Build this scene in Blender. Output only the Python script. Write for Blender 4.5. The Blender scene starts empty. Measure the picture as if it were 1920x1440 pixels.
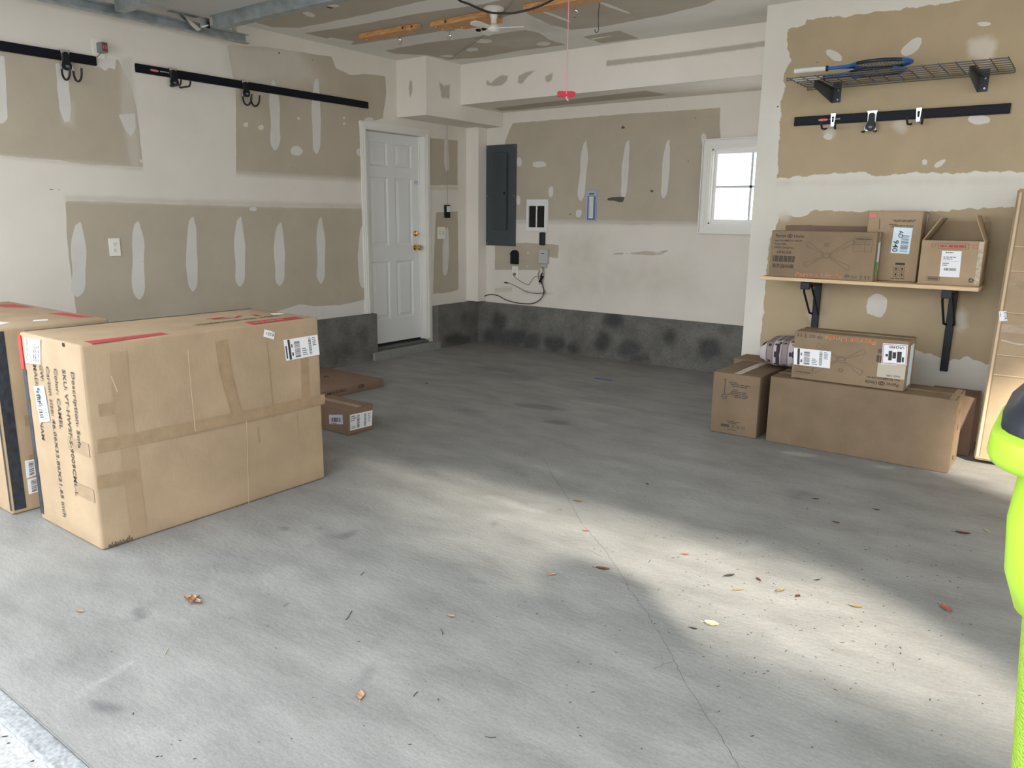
import bpy, bmesh, math, random
import numpy as np
from mathutils import Vector, Matrix
random.seed(7); rng = np.random.RandomState(5)
C = bpy.context.scene.collection
# ---------------------------------------------------------------- camera
CAMZ, FPX = 1.37, 1442.0
YAW, PIT, ROL = -.6401, .2137, .0115
cy, sy, cp, sp, cr, sr = math.cos(YAW), math.sin(YAW), math.cos(PIT), math.sin(PIT), math.cos(ROL), math.sin(ROL)
FW = np.array([sy*cp, cy*cp, -sp]); R0 = np.array([cy, -sy, 0.]); U0 = np.cross(R0, FW)
RT = cr*R0 + sr*U0; UP = -sr*R0 + cr*U0
cam = bpy.data.cameras.new('camera'); co = bpy.data.objects.new('camera', cam); C.objects.link(co)
m = Matrix.Identity(4)
for i in range(3): m[i][0] = RT[i]; m[i][1] = UP[i]; m[i][2] = -FW[i]
m[2][3] = CAMZ; co.matrix_world = m
cam.sensor_fit = 'HORIZONTAL'; cam.sensor_width = 36; cam.lens = FPX/1920*36; cam.clip_start = .05
bpy.context.scene.camera = co
# ---------------------------------------------------------------- sky, sun, exposure
vs = bpy.context.scene.view_settings
vs.view_transform = 'Standard'; vs.look = 'None'; vs.gamma = 1; vs.use_curve_mapping = False; vs.exposure = EXPOSURE = 0.16
w = bpy.data.worlds.new('sky'); bpy.context.scene.world = w; w.use_nodes = True
bg = w.node_tree.nodes['Background']; bg.inputs[0].default_value = (.88, .935, 1.0, 1); bg.inputs[1].default_value = 4.2
SUN_AZ = np.array([-.82, .57]); SUN_EL = math.radians(32)
sun = bpy.data.lights.new('sun', 'SUN'); sun.energy = 9.5; sun.angle = math.radians(3.2); sun.color = (1, .93, .80)
so = bpy.data.objects.new('sun', sun); C.objects.link(so)
d = Vector((SUN_AZ[0]*math.cos(SUN_EL), SUN_AZ[1]*math.cos(SUN_EL), -math.sin(SUN_EL)))
so.rotation_euler = d.to_track_quat('-Z', 'Y').to_euler(); so.location = (6, -6, 6)
# light sampling portal in the big garage opening
pl = bpy.data.lights.new('opening_portal', 'AREA'); pl.shape = 'RECTANGLE'; pl.size = 7.6; pl.size_y = 2.54; pl.cycles.is_portal = True
po = bpy.data.objects.new('opening_portal', pl); C.objects.link(po); po.location = (-1.35, .64, 1.27); po.rotation_euler = (math.radians(90), 0, 0)
# ---------------------------------------------------------------- measuring helpers
def ray(x, y): return RT*(x-960)/FPX - UP*(y-720)/FPX + FW
def at(x, y, ax, v):
    r = ray(x, y); i = 'XYZ'.index(ax); o = np.array([0, 0, CAMZ])
    return o + r*((v-o[i])/r[i])
# ---------------------------------------------------------------- materials
def mat(name, col, rough=.7, metal=0., var=0., scale=8., bump=0., bscale=60., spec=None, stretch=None, col2=None, trans=0, emit=None):
    M = bpy.data.materials.new(name); M.use_nodes = True; nt = M.node_tree; b = nt.nodes['Principled BSDF']
    b.inputs['Base Color'].default_value = (*col, 1); b.inputs['Roughness'].default_value = rough; b.inputs['Metallic'].default_value = metal
    if spec is not None: b.inputs['Specular IOR Level'].default_value = spec
    if trans: b.inputs['Transmission Weight'].default_value = trans
    tc = nt.nodes.new('ShaderNodeTexCoord'); mp = nt.nodes.new('ShaderNodeMapping')
    if stretch: mp.inputs['Scale'].default_value = stretch
    nt.links.new(tc.outputs['Object'], mp.inputs[0])
    if var or col2:
        n = nt.nodes.new('ShaderNodeTexNoise'); n.inputs['Scale'].default_value = scale; n.inputs['Detail'].default_value = 6
        nt.links.new(mp.outputs[0], n.inputs['Vector'])
        r = nt.nodes.new('ShaderNodeValToRGB'); nt.links.new(n.outputs['Fac'], r.inputs[0])
        a = [max(0, c*(1-var)) for c in col]; c2 = col2 or [min(1, c*(1+var)) for c in col]
        r.color_ramp.elements[0].position = .32; r.color_ramp.elements[1].position = .68
        r.color_ramp.elements[0].color = (*a, 1); r.color_ramp.elements[1].color = (*c2, 1)
        nt.links.new(r.outputs[0], b.inputs['Base Color'])
    if bump:
        n2 = nt.nodes.new('ShaderNodeTexNoise'); n2.inputs['Scale'].default_value = bscale; n2.inputs['Detail'].default_value = 4
        nt.links.new(mp.outputs[0], n2.inputs['Vector'])
        bp = nt.nodes.new('ShaderNodeBump'); bp.inputs['Strength'].default_value = bump; bp.inputs['Distance'].default_value = .01
        nt.links.new(n2.outputs['Fac'], bp.inputs['Height']); nt.links.new(bp.outputs[0], b.inputs['Normal'])
    return M
def cardboard(name, col, flute=True):
    M = mat(name, col, .75, var=.10, scale=5, bump=.12, bscale=40, spec=.25)
    nt = M.node_tree; b = nt.nodes['Principled BSDF']
    wv = nt.nodes.new('ShaderNodeTexWave'); wv.inputs['Scale'].default_value = 60; wv.inputs['Distortion'].default_value = 1.5; wv.inputs['Detail'].default_value = 1
    wv.bands_direction = 'DIAGONAL'
    tc = [n for n in nt.nodes if n.type == 'TEX_COORD'][0]; mp = nt.nodes.new('ShaderNodeMapping'); mp.inputs['Scale'].default_value = (1, 1, .02)
    nt.links.new(tc.outputs['Object'], mp.inputs[0]); nt.links.new(mp.outputs[0], wv.inputs[0])
    old = b.inputs['Base Color'].links[0].from_socket
    mx = nt.nodes.new('ShaderNodeMix'); mx.data_type = 'RGBA'; mx.blend_type = 'MULTIPLY'; mx.inputs[0].default_value = .05
    nt.links.new(old, mx.inputs[6]); nt.links.new(wv.outputs['Color'], mx.inputs[7]); nt.links.new(mx.outputs[2], b.inputs['Base Color'])
    return M
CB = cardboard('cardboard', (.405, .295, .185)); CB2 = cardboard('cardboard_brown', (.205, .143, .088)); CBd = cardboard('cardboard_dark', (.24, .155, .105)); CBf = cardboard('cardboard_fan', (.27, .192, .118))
CBp = cardboard('cardboard_pale', (.40, .29, .18))
TAPE = mat('brown_tape', (.34, .235, .135), .28, var=.08, scale=20, bump=.25, bscale=25, spec=.5)
TAPE2 = mat('clear_tape', (.38, .28, .18), .18, var=.1, scale=30, bump=.5, bscale=30, spec=.6)
CREASE = mat('cardboard_crease', (.30, .20, .115), .8)
CREASEL = mat('cardboard_crease_light', (.62, .46, .30), .7)
BTAPE = mat('black_tape', (.028, .033, .042), .42, var=.3, scale=30, bump=.3, bscale=30)
INK = mat('black_ink', (.045, .038, .035), .7); INKF = mat('faded_ink', (.11, .078, .052), .8)
REDI = mat('red_ink', (.42, .045, .05), .6); ORI = mat('orange_ink', (.55, .20, .09), .8, var=.25, scale=60)
REDB = mat('bright_red_ink', (.62, .03, .03), .5)
PAPER = mat('label_paper', (.80, .80, .80), .5); PAPERB = mat('label_paper_blue', (.66, .78, .85), .4); GREENL = mat('green_sticker', (.08, .42, .14), .5)
WHITEP = mat('white_paint', (.78, .775, .75), .45, bump=.03, bscale=20); TRIMW = mat('trim_white', (.80, .775, .71), .4)
PLW = mat('white_plastic', (.80, .79, .75), .35); PLI = mat('ivory_plastic', (.86, .82, .71), .4)
BLK = mat('black_plastic', (.007, .008, .010), .4, spec=.3); BLKM = mat('black_metal', (.010, .012, .016), .45, spec=.3)
NAVY = mat('black_rail', (.005, .006, .011), .45, spec=.18)
GALV = mat('galvanised_steel', (.40, .44, .45), .42, metal=.75, var=.18, scale=14, stretch=(1, 1, 1)); CHR = mat('chrome', (.75, .75, .74), .22, metal=1)
BRASS = mat('brass', (.70, .48, .20), .2, metal=1); RUB = mat('black_rubber', (.012, .012, .013), .6)
GREY = mat('panel_grey', (.055, .068, .074), .45, var=.06, scale=6); GREYD = mat('panel_grey_dark', (.03, .036, .04), .5)
WOOD = mat('pine_wood', (.62, .32, .13), .6, var=.28, scale=9, stretch=(1.2, 14, 14)); WOODE = mat('pine_end', (.38, .17, .06), .7, var=.3, scale=25)
KNOT = mat('pine_knot', (.13, .045, .02), .7)
SHELFW = mat('pale_wood', (.66, .47, .27), .5, var=.14, scale=5, stretch=(1.5, 12, 30))
WIRE = mat('grey_wire', (.10, .095, .09), .45, metal=.5); SHB = mat('dark_grey_steel', (.05, .055, .06), .5, metal=.3)
GLOW = None
# ---------------------------------------------------------------- mesh building
def tag(o, label=None, cat=None, group=None, kind=None):
    if label: o['label'] = label
    if cat: o['category'] = cat
    if group: o['group'] = group
    if kind: o['kind'] = kind
    return o
def empty(name, loc, label=None, cat=None, group=None, kind=None):
    o = bpy.data.objects.new(name, None); C.objects.link(o); o.location = loc; o.empty_display_size = .1
    return tag(o, label, cat, group, kind)
class MB:
    def __init__(s): s.v = []; s.f = []; s.m = []
    def add(s, vs_, fs, mi=0):
        k = len(s.v); s.v += [tuple(map(float, p)) for p in vs_]
        for f in fs: s.f.append([i+k for i in f]); s.m.append(mi)
        return s
    def quad(s, a, b, c, d_, mi=0): return s.add([a, b, c, d_], [(0, 1, 2, 3)], mi)
    def box(s, x0, x1, y0, y1, z0, z1, mi=0, bev=0., seg=2):
        bm = bmesh.new(); bmesh.ops.create_cube(bm, size=1)
        for v in bm.verts: v.co = Vector(((x0+x1)/2+v.co.x*(x1-x0), (y0+y1)/2+v.co.y*(y1-y0), (z0+z1)/2+v.co.z*(z1-z0)))
        if bev: bmesh.ops.bevel(bm, geom=list(bm.edges), offset=bev, segments=seg, affect='EDGES', profile=.6)
        bm.verts.index_update(); s.add([v.co for v in bm.verts], [[v.index for v in f.verts] for f in bm.faces], mi); bm.free(); return s
    def tube(s, pts, r, n=8, mi=0, cap=True):
        P = [Vector(p) for p in pts]; k = len(s.v); rings = []
        up = None
        for i, p in enumerate(P):
            t = ((P[min(i+1, len(P)-1)]-p).normalized() + (p-P[max(i-1, 0)]).normalized()).normalized() if 0 < i < len(P)-1 else (P[1]-P[0] if i == 0 else P[-1]-P[-2]).normalized()
            if up is None:
                up = t.orthogonal().normalized()
            up = (up - t*up.dot(t)).normalized(); sd = t.cross(up)
            rr = r[i] if isinstance(r, (list, tuple)) else r
            for j in range(n):
                a = 2*math.pi*j/n; s.v.append(tuple(p + up*math.cos(a)*rr + sd*math.sin(a)*rr))
        for i in range(len(P)-1):
            for j in range(n):
                a = k+i*n+j; b = k+i*n+(j+1) % n; s.f.append([a, b, b+n, a+n]); s.m.append(mi)
        if cap:
            s.f.append([k+j for j in range(n)][::-1]); s.m.append(mi); s.f.append([k+(len(P)-1)*n+j for j in range(n)]); s.m.append(mi)
        return s
    def lathe(s, c, prof, n=20, axis=(0, 0, 1), mi=0):
        ax = Vector(axis).normalized(); u = ax.orthogonal().normalized(); w_ = ax.cross(u); k = len(s.v); c = Vector(c)
        for (r, h) in prof:
            for j in range(n):
                a = 2*math.pi*j/n; s.v.append(tuple(c + ax*h + u*math.cos(a)*r + w_*math.sin(a)*r))
        for i in range(len(prof)-1):
            for j in range(n):
                a = k+i*n+j; b = k+i*n+(j+1) % n; s.f.append([a, b, b+n, a+n]); s.m.append(mi)
        s.f.append([k+j for j in range(n)][::-1]); s.m.append(mi); s.f.append([k+(len(prof)-1)*n+j for j in range(n)]); s.m.append(mi)
        return s
    def prism(s, poly, vec, mi=0):      # closed polygon (3D pts) extruded by vec
        n = len(poly); vec = np.array(vec, float); k = len(s.v)
        s.v += [tuple(map(float, p)) for p in poly] + [tuple(np.array(p, float)+vec) for p in poly]
        s.f.append([k+i for i in range(n)][::-1]); s.f.append([k+n+i for i in range(n)]); s.m += [mi, mi]
        for i in range(n): s.f.append([k+i, k+(i+1) % n, k+n+(i+1) % n, k+n+i]); s.m.append(mi)
        return s
    def build(s, name, mats, parent=None, smooth=None, recalc=True):
        me = bpy.data.meshes.new(name); off = np.array(parent_loc(parent)) if parent else np.zeros(3)
        me.from_pydata([tuple(np.array(v)-off) for v in s.v], [], s.f)
        if not isinstance(mats, (list, tuple)): mats = [mats]
        for m_ in mats: me.materials.append(m_)
        me.polygons.foreach_set('material_index', s.m)
        if recalc:
            bm = bmesh.new(); bm.from_mesh(me); bmesh.ops.recalc_face_normals(bm, faces=bm.faces); bm.to_mesh(me); bm.free()
        if smooth is not None:
            me.polygons.foreach_set('use_smooth', [True]*len(me.polygons)); me.set_sharp_from_angle(angle=math.radians(smooth))
        me.update(); o = bpy.data.objects.new(name, me); C.objects.link(o)
        if parent: o.parent = parent
        return o
def parent_loc(p):
    l = Vector((0, 0, 0))
    while p: l = l + p.location; p = p.parent
    return l
def solo(mb, name, mats, base, label, cat, group=None, smooth=None, kind=None):
    """a thing that is one mesh, origin at base"""
    o = MBshift(mb, base).build(name, mats, None, smooth); o.location = base
    return tag(o, label, cat, group, kind)
def MBshift(mb, b):
    mb.v = [(x-b[0], y-b[1], z-b[2]) for x, y, z in mb.v]; return mb
# ---------------------------------------------------------------- flat frames on surfaces, for print and labels
class Frame:
    def __init__(s, o, U, V): s.o = np.array(o, float); s.U = np.array(U, float); s.V = np.array(V, float); s.N = np.cross(s.U, s.V)
    def uv(s, x, y):
        r = ray(x, y); c = np.array([0, 0, CAMZ]); t = ((s.o-c) @ s.N)/(r @ s.N); p = c+r*t-s.o
        return np.array([p @ s.U, p @ s.V])
    def p(s, u, v, off=0.): return s.o+s.U*u+s.V*v+s.N*off
_tc = {}
def glyphs(txt):
    if txt in _tc: return _tc[txt]
    cu = bpy.data.curves.new('t', 'FONT'); cu.body = txt; cu.resolution_u = 2; cu.offset = .012; ob = bpy.data.objects.new('t', cu); C.objects.link(ob)
    dg = bpy.context.evaluated_depsgraph_get(); me = ob.evaluated_get(dg).to_mesh()
    v = np.array([[q.co.x, q.co.y] for q in me.vertices]).reshape(-1, 2); f = [list(q.vertices) for q in me.polygons]
    ob.evaluated_get(dg).to_mesh_clear(); bpy.data.objects.remove(ob); bpy.data.curves.remove(cu)
    v[:, 0] -= v[:, 0].min(); _tc[txt] = (v, f); return _tc[txt]
_k = [0]
def jit():
    _k[0] = (_k[0]+1) % 25; return _k[0]*2.2e-5
def text(mb, fr, txt, a, b, h, mi=0, off=.0012, px=True, width=None):
    """a,b: baseline start and end; h: capital height in metres"""
    if px: a = fr.uv(*a); b = fr.uv(*b)
    a = np.array(a, float); b = np.array(b, float)
    v, f = glyphs(txt); W = v[:, 0].max(); L = np.linalg.norm(b-a); dx = (b-a)/L; dy = np.array([-dx[1], dx[0]])
    sx = L/W; syy = h/.72
    off += jit(); mb.add([fr.p(*(a+dx*q[0]*sx+dy*q[1]*syy), off) for q in v], f, mi)
def rect(mb, fr, u0, u1, v0, v1, mi=0, off=.001):
    off += jit(); mb.quad(fr.p(u0, v0, off), fr.p(u1, v0, off), fr.p(u1, v1, off), fr.p(u0, v1, off), mi)
def pline(mb, fr, pts, wd, mi=0, off=.0012, px=True, close=False):
    if px: pts = [fr.uv(*p) for p in pts]
    pts = [np.array(p, float) for p in pts]
    if close: pts = pts+[pts[0]]
    off += jit()
    for a, b in zip(pts[:-1], pts[1:]):
        L = np.linalg.norm(b-a)
        if L < 1e-6: continue
        n = np.array([-(b-a)[1], (b-a)[0]])/L*wd/2; off += 1e-5
        mb.quad(fr.p(*(a-n), off), fr.p(*(b-n), off), fr.p(*(b+n), off), fr.p(*(a+n), off), mi)
class Quad:
    """label area: corners bottom-left, bottom-right, top-right, top-left of its own content"""
    def __init__(s, fr, c, px=True): s.fr = fr; s.c = [fr.uv(*p) if px else np.array(p, float) for p in c]
    def m(s, a, b): c = s.c; return c[0]*(1-a)*(1-b)+c[1]*a*(1-b)+c[2]*a*b+c[3]*(1-a)*b
    def sheet(s, mb, mi, off=.0008):
        # thin sheet with real edge
        a = [s.fr.p(*q, off) for q in s.c]; mb.prism([s.fr.p(*q, .0001) for q in s.c], s.fr.N*(off-.0001), mi)
    def blk(s, mb, a0, a1, b0, b1, mi, off=.0011): mb.quad(*[s.fr.p(*s.m(a, b), off) for a, b in ((a0, b0), (a1, b0), (a1, b1), (a0, b1))], mi)
    def bars(s, mb, a0, a1, b0, b1, mi, n=26, vert=False, off=.0011):
        rr = random.Random(int(a0*1000+b0*77+n)); t = 0.
        while t < 1:
            wd = rr.choice([.4, .7, 1.1])/n; g = rr.choice([.4, .6, 1.])/n
            e = min(1, t+wd)
            if vert: s.blk(mb, a0+(a1-a0)*t, a0+(a1-a0)*e, b0, b1, mi, off)
            else: s.blk(mb, a0, a1, b0+(b1-b0)*t, b0+(b1-b0)*e, mi, off)
            t = e+g
    def txt(s, mb, t, a, b, a1, mi, hf=.1, b1=None, off=.0011):
        p = s.m(a, b); q = s.m(a1, b if b1 is None else b1); h = np.linalg.norm(s.m(a, min(1, b+.01))-p)*100*hf
        text(mb, s.fr, t, p, q, h, mi, off, px=False)
    def lines(s, mb, a0, a1, b0, b1, mi, n=4, off=.0011):
        rr = random.Random(n*31+int(a0*100))
        for i in range(n):
            b = b0+(b1-b0)*(i+.2)/n; x = a0
            e = a0+(a1-a0)*rr.uniform(.55, 1)
            while x < e:
                x2 = min(e, x+rr.uniform(.03, .12)*(a1-a0)*2); s.blk(mb, x, x2, b, b+(b1-b0)*.42/n, mi, off); x = x2+.02*(a1-a0)*2
def frames(x0, x1, y0, y1, z0, z1):
    return dict(front=Frame((x0, y0, z0), (1, 0, 0), (0, 0, 1)), right=Frame((x1, y0, z0), (0, 1, 0), (0, 0, 1)),
                top=Frame((x0, y0, z1), (1, 0, 0), (0, 1, 0)), left=Frame((x0, y1, z0), (0, -1, 0), (0, 0, 1)))
# ---------------------------------------------------------------- drywall and slab surfaces with their taped and bare areas
def sdf(px_poly, U, V):
    P = np.array(px_poly); n = len(P); dmin = np.full(U.shape, 1e9); ins = np.zeros(U.shape, bool)
    for i in range(n):
        a = P[i]; b = P[(i+1) % n]; e = b-a; L = max(e @ e, 1e-12)
        t = np.clip(((U-a[0])*e[0]+(V-a[1])*e[1])/L, 0, 1); dd = np.hypot(U-a[0]-t*e[0], V-a[1]-t*e[1]); dmin = np.minimum(dmin, dd)
        c = ((a[1] > V) != (b[1] > V)) & (U < (b[0]-a[0])*(V-a[1])/(b[1]-a[1]+1e-12)+a[0]); ins ^= c
    return np.where(ins, dmin, -dmin)
def surface(name, fr, u0, u1, v0, v1, res, layers, material, holes=(), solid=None, z=None):
    """grid on a frame; layers: {attr: [(px polygon, soft metres, strength)]}"""
    nu = int(round((u1-u0)/res))+1; nv = int(round((v1-v0)/res))+1
    us = np.linspace(u0, u1, nu); vv = np.linspace(v0, v1, nv)
    for h in holes:
        for k in (0, 1): us[np.argmin(abs(us-h[k]))] = h[k]
        for k in (2, 3): vv[np.argmin(abs(vv-h[k]))] = h[k]
    U, V = np.meshgrid(us, vv); co_ = fr.o+U[..., None]*fr.U+V[..., None]*fr.V
    idx = np.arange(nu*nv).reshape(nv, nu); F = np.stack([idx[:-1, :-1], idx[:-1, 1:], idx[1:, 1:], idx[1:, :-1]], -1).reshape(-1, 4)
    uc = ((us[1:]+us[:-1])/2)[None, :].repeat(nv-1, 0).ravel(); vc = ((vv[1:]+vv[:-1])/2)[:, None].repeat(nu-1, 1).ravel(); keep = np.ones(len(F), bool)
    for h in holes: keep &= ~((uc > h[0]) & (uc < h[1]) & (vc > h[2]) & (vc < h[3]))
    F = F[keep]
    verts = co_.reshape(-1, 3); faces = F.tolist(); nb = len(verts)
    if solid:       # thickness behind the face, around the outline
        base = [fr.p(a, b, 0) for a, b in ((u0, v0), (u1, v0), (u1, v1), (u0, v1))]; back = [fr.p(a, b, -solid) for a, b in ((u0, v0), (u1, v0), (u1, v1), (u0, v1))]
        verts = np.vstack([verts, base, back]); k = nb
        for i in range(4): j = (i+1) % 4; faces.append([k+j, k+i, k+4+i, k+4+j])
        if not holes: faces.append([k+7, k+6, k+5, k+4])
    me = bpy.data.meshes.new(name); me.from_pydata(verts.tolist(), [], faces); me.materials.append(material)
    for at_, items in layers.items():
        A = np.zeros(U.shape)
        for it in items:
            poly, soft, st = it[:3]; pts = [fr.uv(*p) for p in poly] if len(it) < 4 else [np.array(p) for p in poly]
            mnx, mny = np.min(pts, 0)-soft; mxx, mxy = np.max(pts, 0)+soft
            i0, i1 = np.searchsorted(us, [mnx, mxx]); j0, j1 = np.searchsorted(vv, [mny, mxy])
            if i1 <= i0 or j1 <= j0: continue
            sub = (slice(j0, j1), slice(i0, i1)); s_ = sdf(pts, U[sub], V[sub])
            A[sub] = np.maximum(A[sub], np.clip(.5+s_/soft, 0, 1)*st)
        at2 = me.attributes.new(at_, 'FLOAT', 'POINT'); arr = np.zeros(len(verts), np.float32); arr[:nb] = A.ravel(); at2.data.foreach_set('value', arr)
    me.update(); o = bpy.data.objects.new(name, me); C.objects.link(o); o['kind'] = 'structure'; return o
def nd(nt, t, **k):
    n = nt.nodes.new(t)
    for a, b in k.items(): setattr(n, a, b)
    return n
def layered(name, base, layers, rough=.85, nscale=7, amp=.25, bump=.05, streak=None, var=.06, baseN=3., bscale=45, fine=0.):
    """layers: list of (attr, colour, soft?)  painted over base; hard ones get ragged edges"""
    M = bpy.data.materials.new(name); M.use_nodes = True; nt = M.node_tree; b = nt.nodes['Principled BSDF']; b.inputs['Roughness'].default_value = rough
    b.inputs['Specular IOR Level'].default_value = .3
    L = nt.links.new; tc = nd(nt, 'ShaderNodeTexCoord'); mp = nd(nt, 'ShaderNodeMapping'); L(tc.outputs['Object'], mp.inputs[0])
    if streak: mp.inputs['Scale'].default_value = streak
    n0 = nd(nt, 'ShaderNodeTexNoise'); n0.inputs['Scale'].default_value = baseN; n0.inputs['Detail'].default_value = 8; n0.inputs['Roughness'].default_value = .6; L(mp.outputs[0], n0.inputs['Vector'])
    rp = nd(nt, 'ShaderNodeValToRGB'); L(n0.outputs['Fac'], rp.inputs[0]); rp.color_ramp.elements[0].position = .3; rp.color_ramp.elements[1].position = .7
    rp.color_ramp.elements[0].color = (*[c*(1-var) for c in base], 1); rp.color_ramp.elements[1].color = (*[c*(1+var) for c in base], 1)
    cur = rp.outputs[0]
    n1 = nd(nt, 'ShaderNodeTexNoise'); n1.inputs['Scale'].default_value = nscale; n1.inputs['Detail'].default_value = 7; L(tc.outputs['Object'], n1.inputs['Vector'])
    mv = nd(nt, 'ShaderNodeMath', operation='MULTIPLY_ADD'); L(n1.outputs['Fac'], mv.inputs[0]); mv.inputs[1].default_value = amp*2; mv.inputs[2].default_value = -amp
    for at_, col, soft in layers:
        a = nd(nt, 'ShaderNodeAttribute', attribute_name=at_)
        mr = nd(nt, 'ShaderNodeMapRange'); mr.interpolation_type = 'SMOOTHSTEP'
        if soft:
            ml = nd(nt, 'ShaderNodeMath', operation='MULTIPLY_ADD'); L(mv.outputs[0], ml.inputs[0]); ml.inputs[1].default_value = .8; L(a.outputs['Fac'], ml.inputs[2])
            L(ml.outputs[0], mr.inputs[0]); mr.inputs[1].default_value = .05; mr.inputs[2].default_value = .80; mr.inputs[4].default_value = soft
            gt = nd(nt, 'ShaderNodeMath', operation='MULTIPLY'); L(mr.outputs[0], gt.inputs[0]); g2 = nd(nt, 'ShaderNodeMath', operation='MULTIPLY', use_clamp=True); L(a.outputs['Fac'], g2.inputs[0]); g2.inputs[1].default_value = 6; L(g2.outputs[0], gt.inputs[1]); fac = gt.outputs[0]
        else:
            ad = nd(nt, 'ShaderNodeMath', operation='ADD'); L(a.outputs['Fac'], ad.inputs[0]); L(mv.outputs[0], ad.inputs[1]); L(ad.outputs[0], mr.inputs[0]); mr.inputs[1].default_value = .46; mr.inputs[2].default_value = .54; fac = mr.outputs[0]
        mx = nd(nt, 'ShaderNodeMix', data_type='RGBA'); L(fac, mx.inputs[0]); L(cur, mx.inputs[6])
        mm = nd(nt, 'ShaderNodeMix', data_type='RGBA', blend_type='MULTIPLY'); mm.inputs[0].default_value = .35; mm.inputs[6].default_value = (*col, 1)
        gr = nd(nt, 'ShaderNodeValToRGB'); L(n0.outputs['Fac'], gr.inputs[0]); gr.color_ramp.elements[0].position = .3; gr.color_ramp.elements[0].color = (.72, .72, .72, 1); gr.color_ramp.elements[1].position = .6; L(gr.outputs[0], mm.inputs[7])
        L(mm.outputs[2], mx.inputs[7]); cur = mx.outputs[2]
    if fine:
        nf = nd(nt, 'ShaderNodeTexNoise'); nf.inputs['Scale'].default_value = 90; nf.inputs['Detail'].default_value = 5; L(mp.outputs[0], nf.inputs['Vector'])
        rf = nd(nt, 'ShaderNodeValToRGB'); L(nf.outputs['Fac'], rf.inputs[0]); rf.color_ramp.elements[0].position = .35; rf.color_ramp.elements[1].position = .6
        rf.color_ramp.elements[0].color = (1-fine, 1-fine, 1-fine, 1); rf.color_ramp.elements[1].color = (1, 1, 1, 1)
        mf = nd(nt, 'ShaderNodeMix', data_type='RGBA', blend_type='MULTIPLY'); mf.inputs[0].default_value = 1; L(cur, mf.inputs[6]); L(rf.outputs[0], mf.inputs[7]); cur = mf.outputs[2]
    L(cur, b.inputs['Base Color'])
    nb_ = nd(nt, 'ShaderNodeTexNoise'); nb_.inputs['Scale'].default_value = bscale; nb_.inputs['Detail'].default_value = 5; L(mp.outputs[0], nb_.inputs['Vector'])
    bp = nd(nt, 'ShaderNodeBump'); bp.inputs['Strength'].default_value = bump; bp.inputs['Distance'].default_value = .01; L(nb_.outputs['Fac'], bp.inputs['Height']); L(bp.outputs[0], b.inputs['Normal'])
    return M
def strip(xt, yt, xb, yb, wd, lean=0.):      # a long thumb of filler, pointed at the top
    pts = []; N = 18; rr = random.Random(int(xt*13+yt))
    for i in range(N+1):
        t = i/N; x = xt+(xb-xt)*t; y = yt+(yb-yt)*t; h = wd/2*(min(1, math.sin(min(t*4.2, math.pi/2))**.55) if t < .5 else math.sin(min((1-t)*9+.02, math.pi/2))**.5)*(1+.08*math.sin(t*11+xt)); x += .04*wd*math.sin(t*7+xt); pts.append((x, y, h))
    L_ = [(x-h+lean*(1 if i == 0 else 0), y) for i, (x, y, h) in enumerate(pts)]; R_ = [(x+h+lean*(1 if i == 0 else 0), y) for i, (x, y, h) in enumerate(pts)]
    return L_+R_[::-1]
def blob(x, y, a, b=None, n=10, rot=0, jit=.15):
    b = b or a; rr = random.Random(int(x*7+y)); o = []
    for i in range(n):
        t = 2*math.pi*i/n; k = 1+rr.uniform(-jit, jit); u = a*math.cos(t)*k; v = b*math.sin(t)*k
        o.append((x+u*math.cos(rot)-v*math.sin(rot), y+u*math.sin(rot)+v*math.cos(rot)))
    return o
XL, YB, YS, ZC, XK, YK, YF = -5.5, 6.66, 5.56, 2.795, -5.44, 6.63, .73
MUDC = (.62, .58, .52); TANC = (.51, .44, .335); MISTC = (.64, .585, .495)
WL = layered('drywall_left', (.77, .71, .625), [('paper', TANC, 0), ('mist', MISTC, .8), ('mud', (.72, .69, .63), 0), ('dark', (.12, .10, .08), 0)], nscale=9, amp=.22, var=.035)
WS = layered('drywall_shelf', (.72, .68, .595), [('paper', (.47, .365, .23), 0), ('mist', (.68, .61, .51), .8), ('mud', (.70, .655, .585), 0), ('dark', (.10, .08, .06), 0)], nscale=16, amp=.42, var=.035)
WC = layered('drywall_ceiling', (.80, .77, .70), [('paper', (.51, .45, .36), 0), ('mist', MISTC, .8), ('mud', (.82, .79, .72), 0), ('dark', (.1, .08, .06), 0)], nscale=9, amp=.28, var=.03)
PLAIN = layered('drywall_plain', (.84, .775, .69), [('paper', (.50, .43, .345), .9), ('mud', MUDC, 0)], var=.03, nscale=20, amp=.35)
CONC = layered('kerb_concrete', (.175, .168, .150), [('stain', (.05, .05, .048), .7)], rough=.9, var=.28, baseN=4.5, bump=.3, bscale=25, fine=.25)
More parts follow.
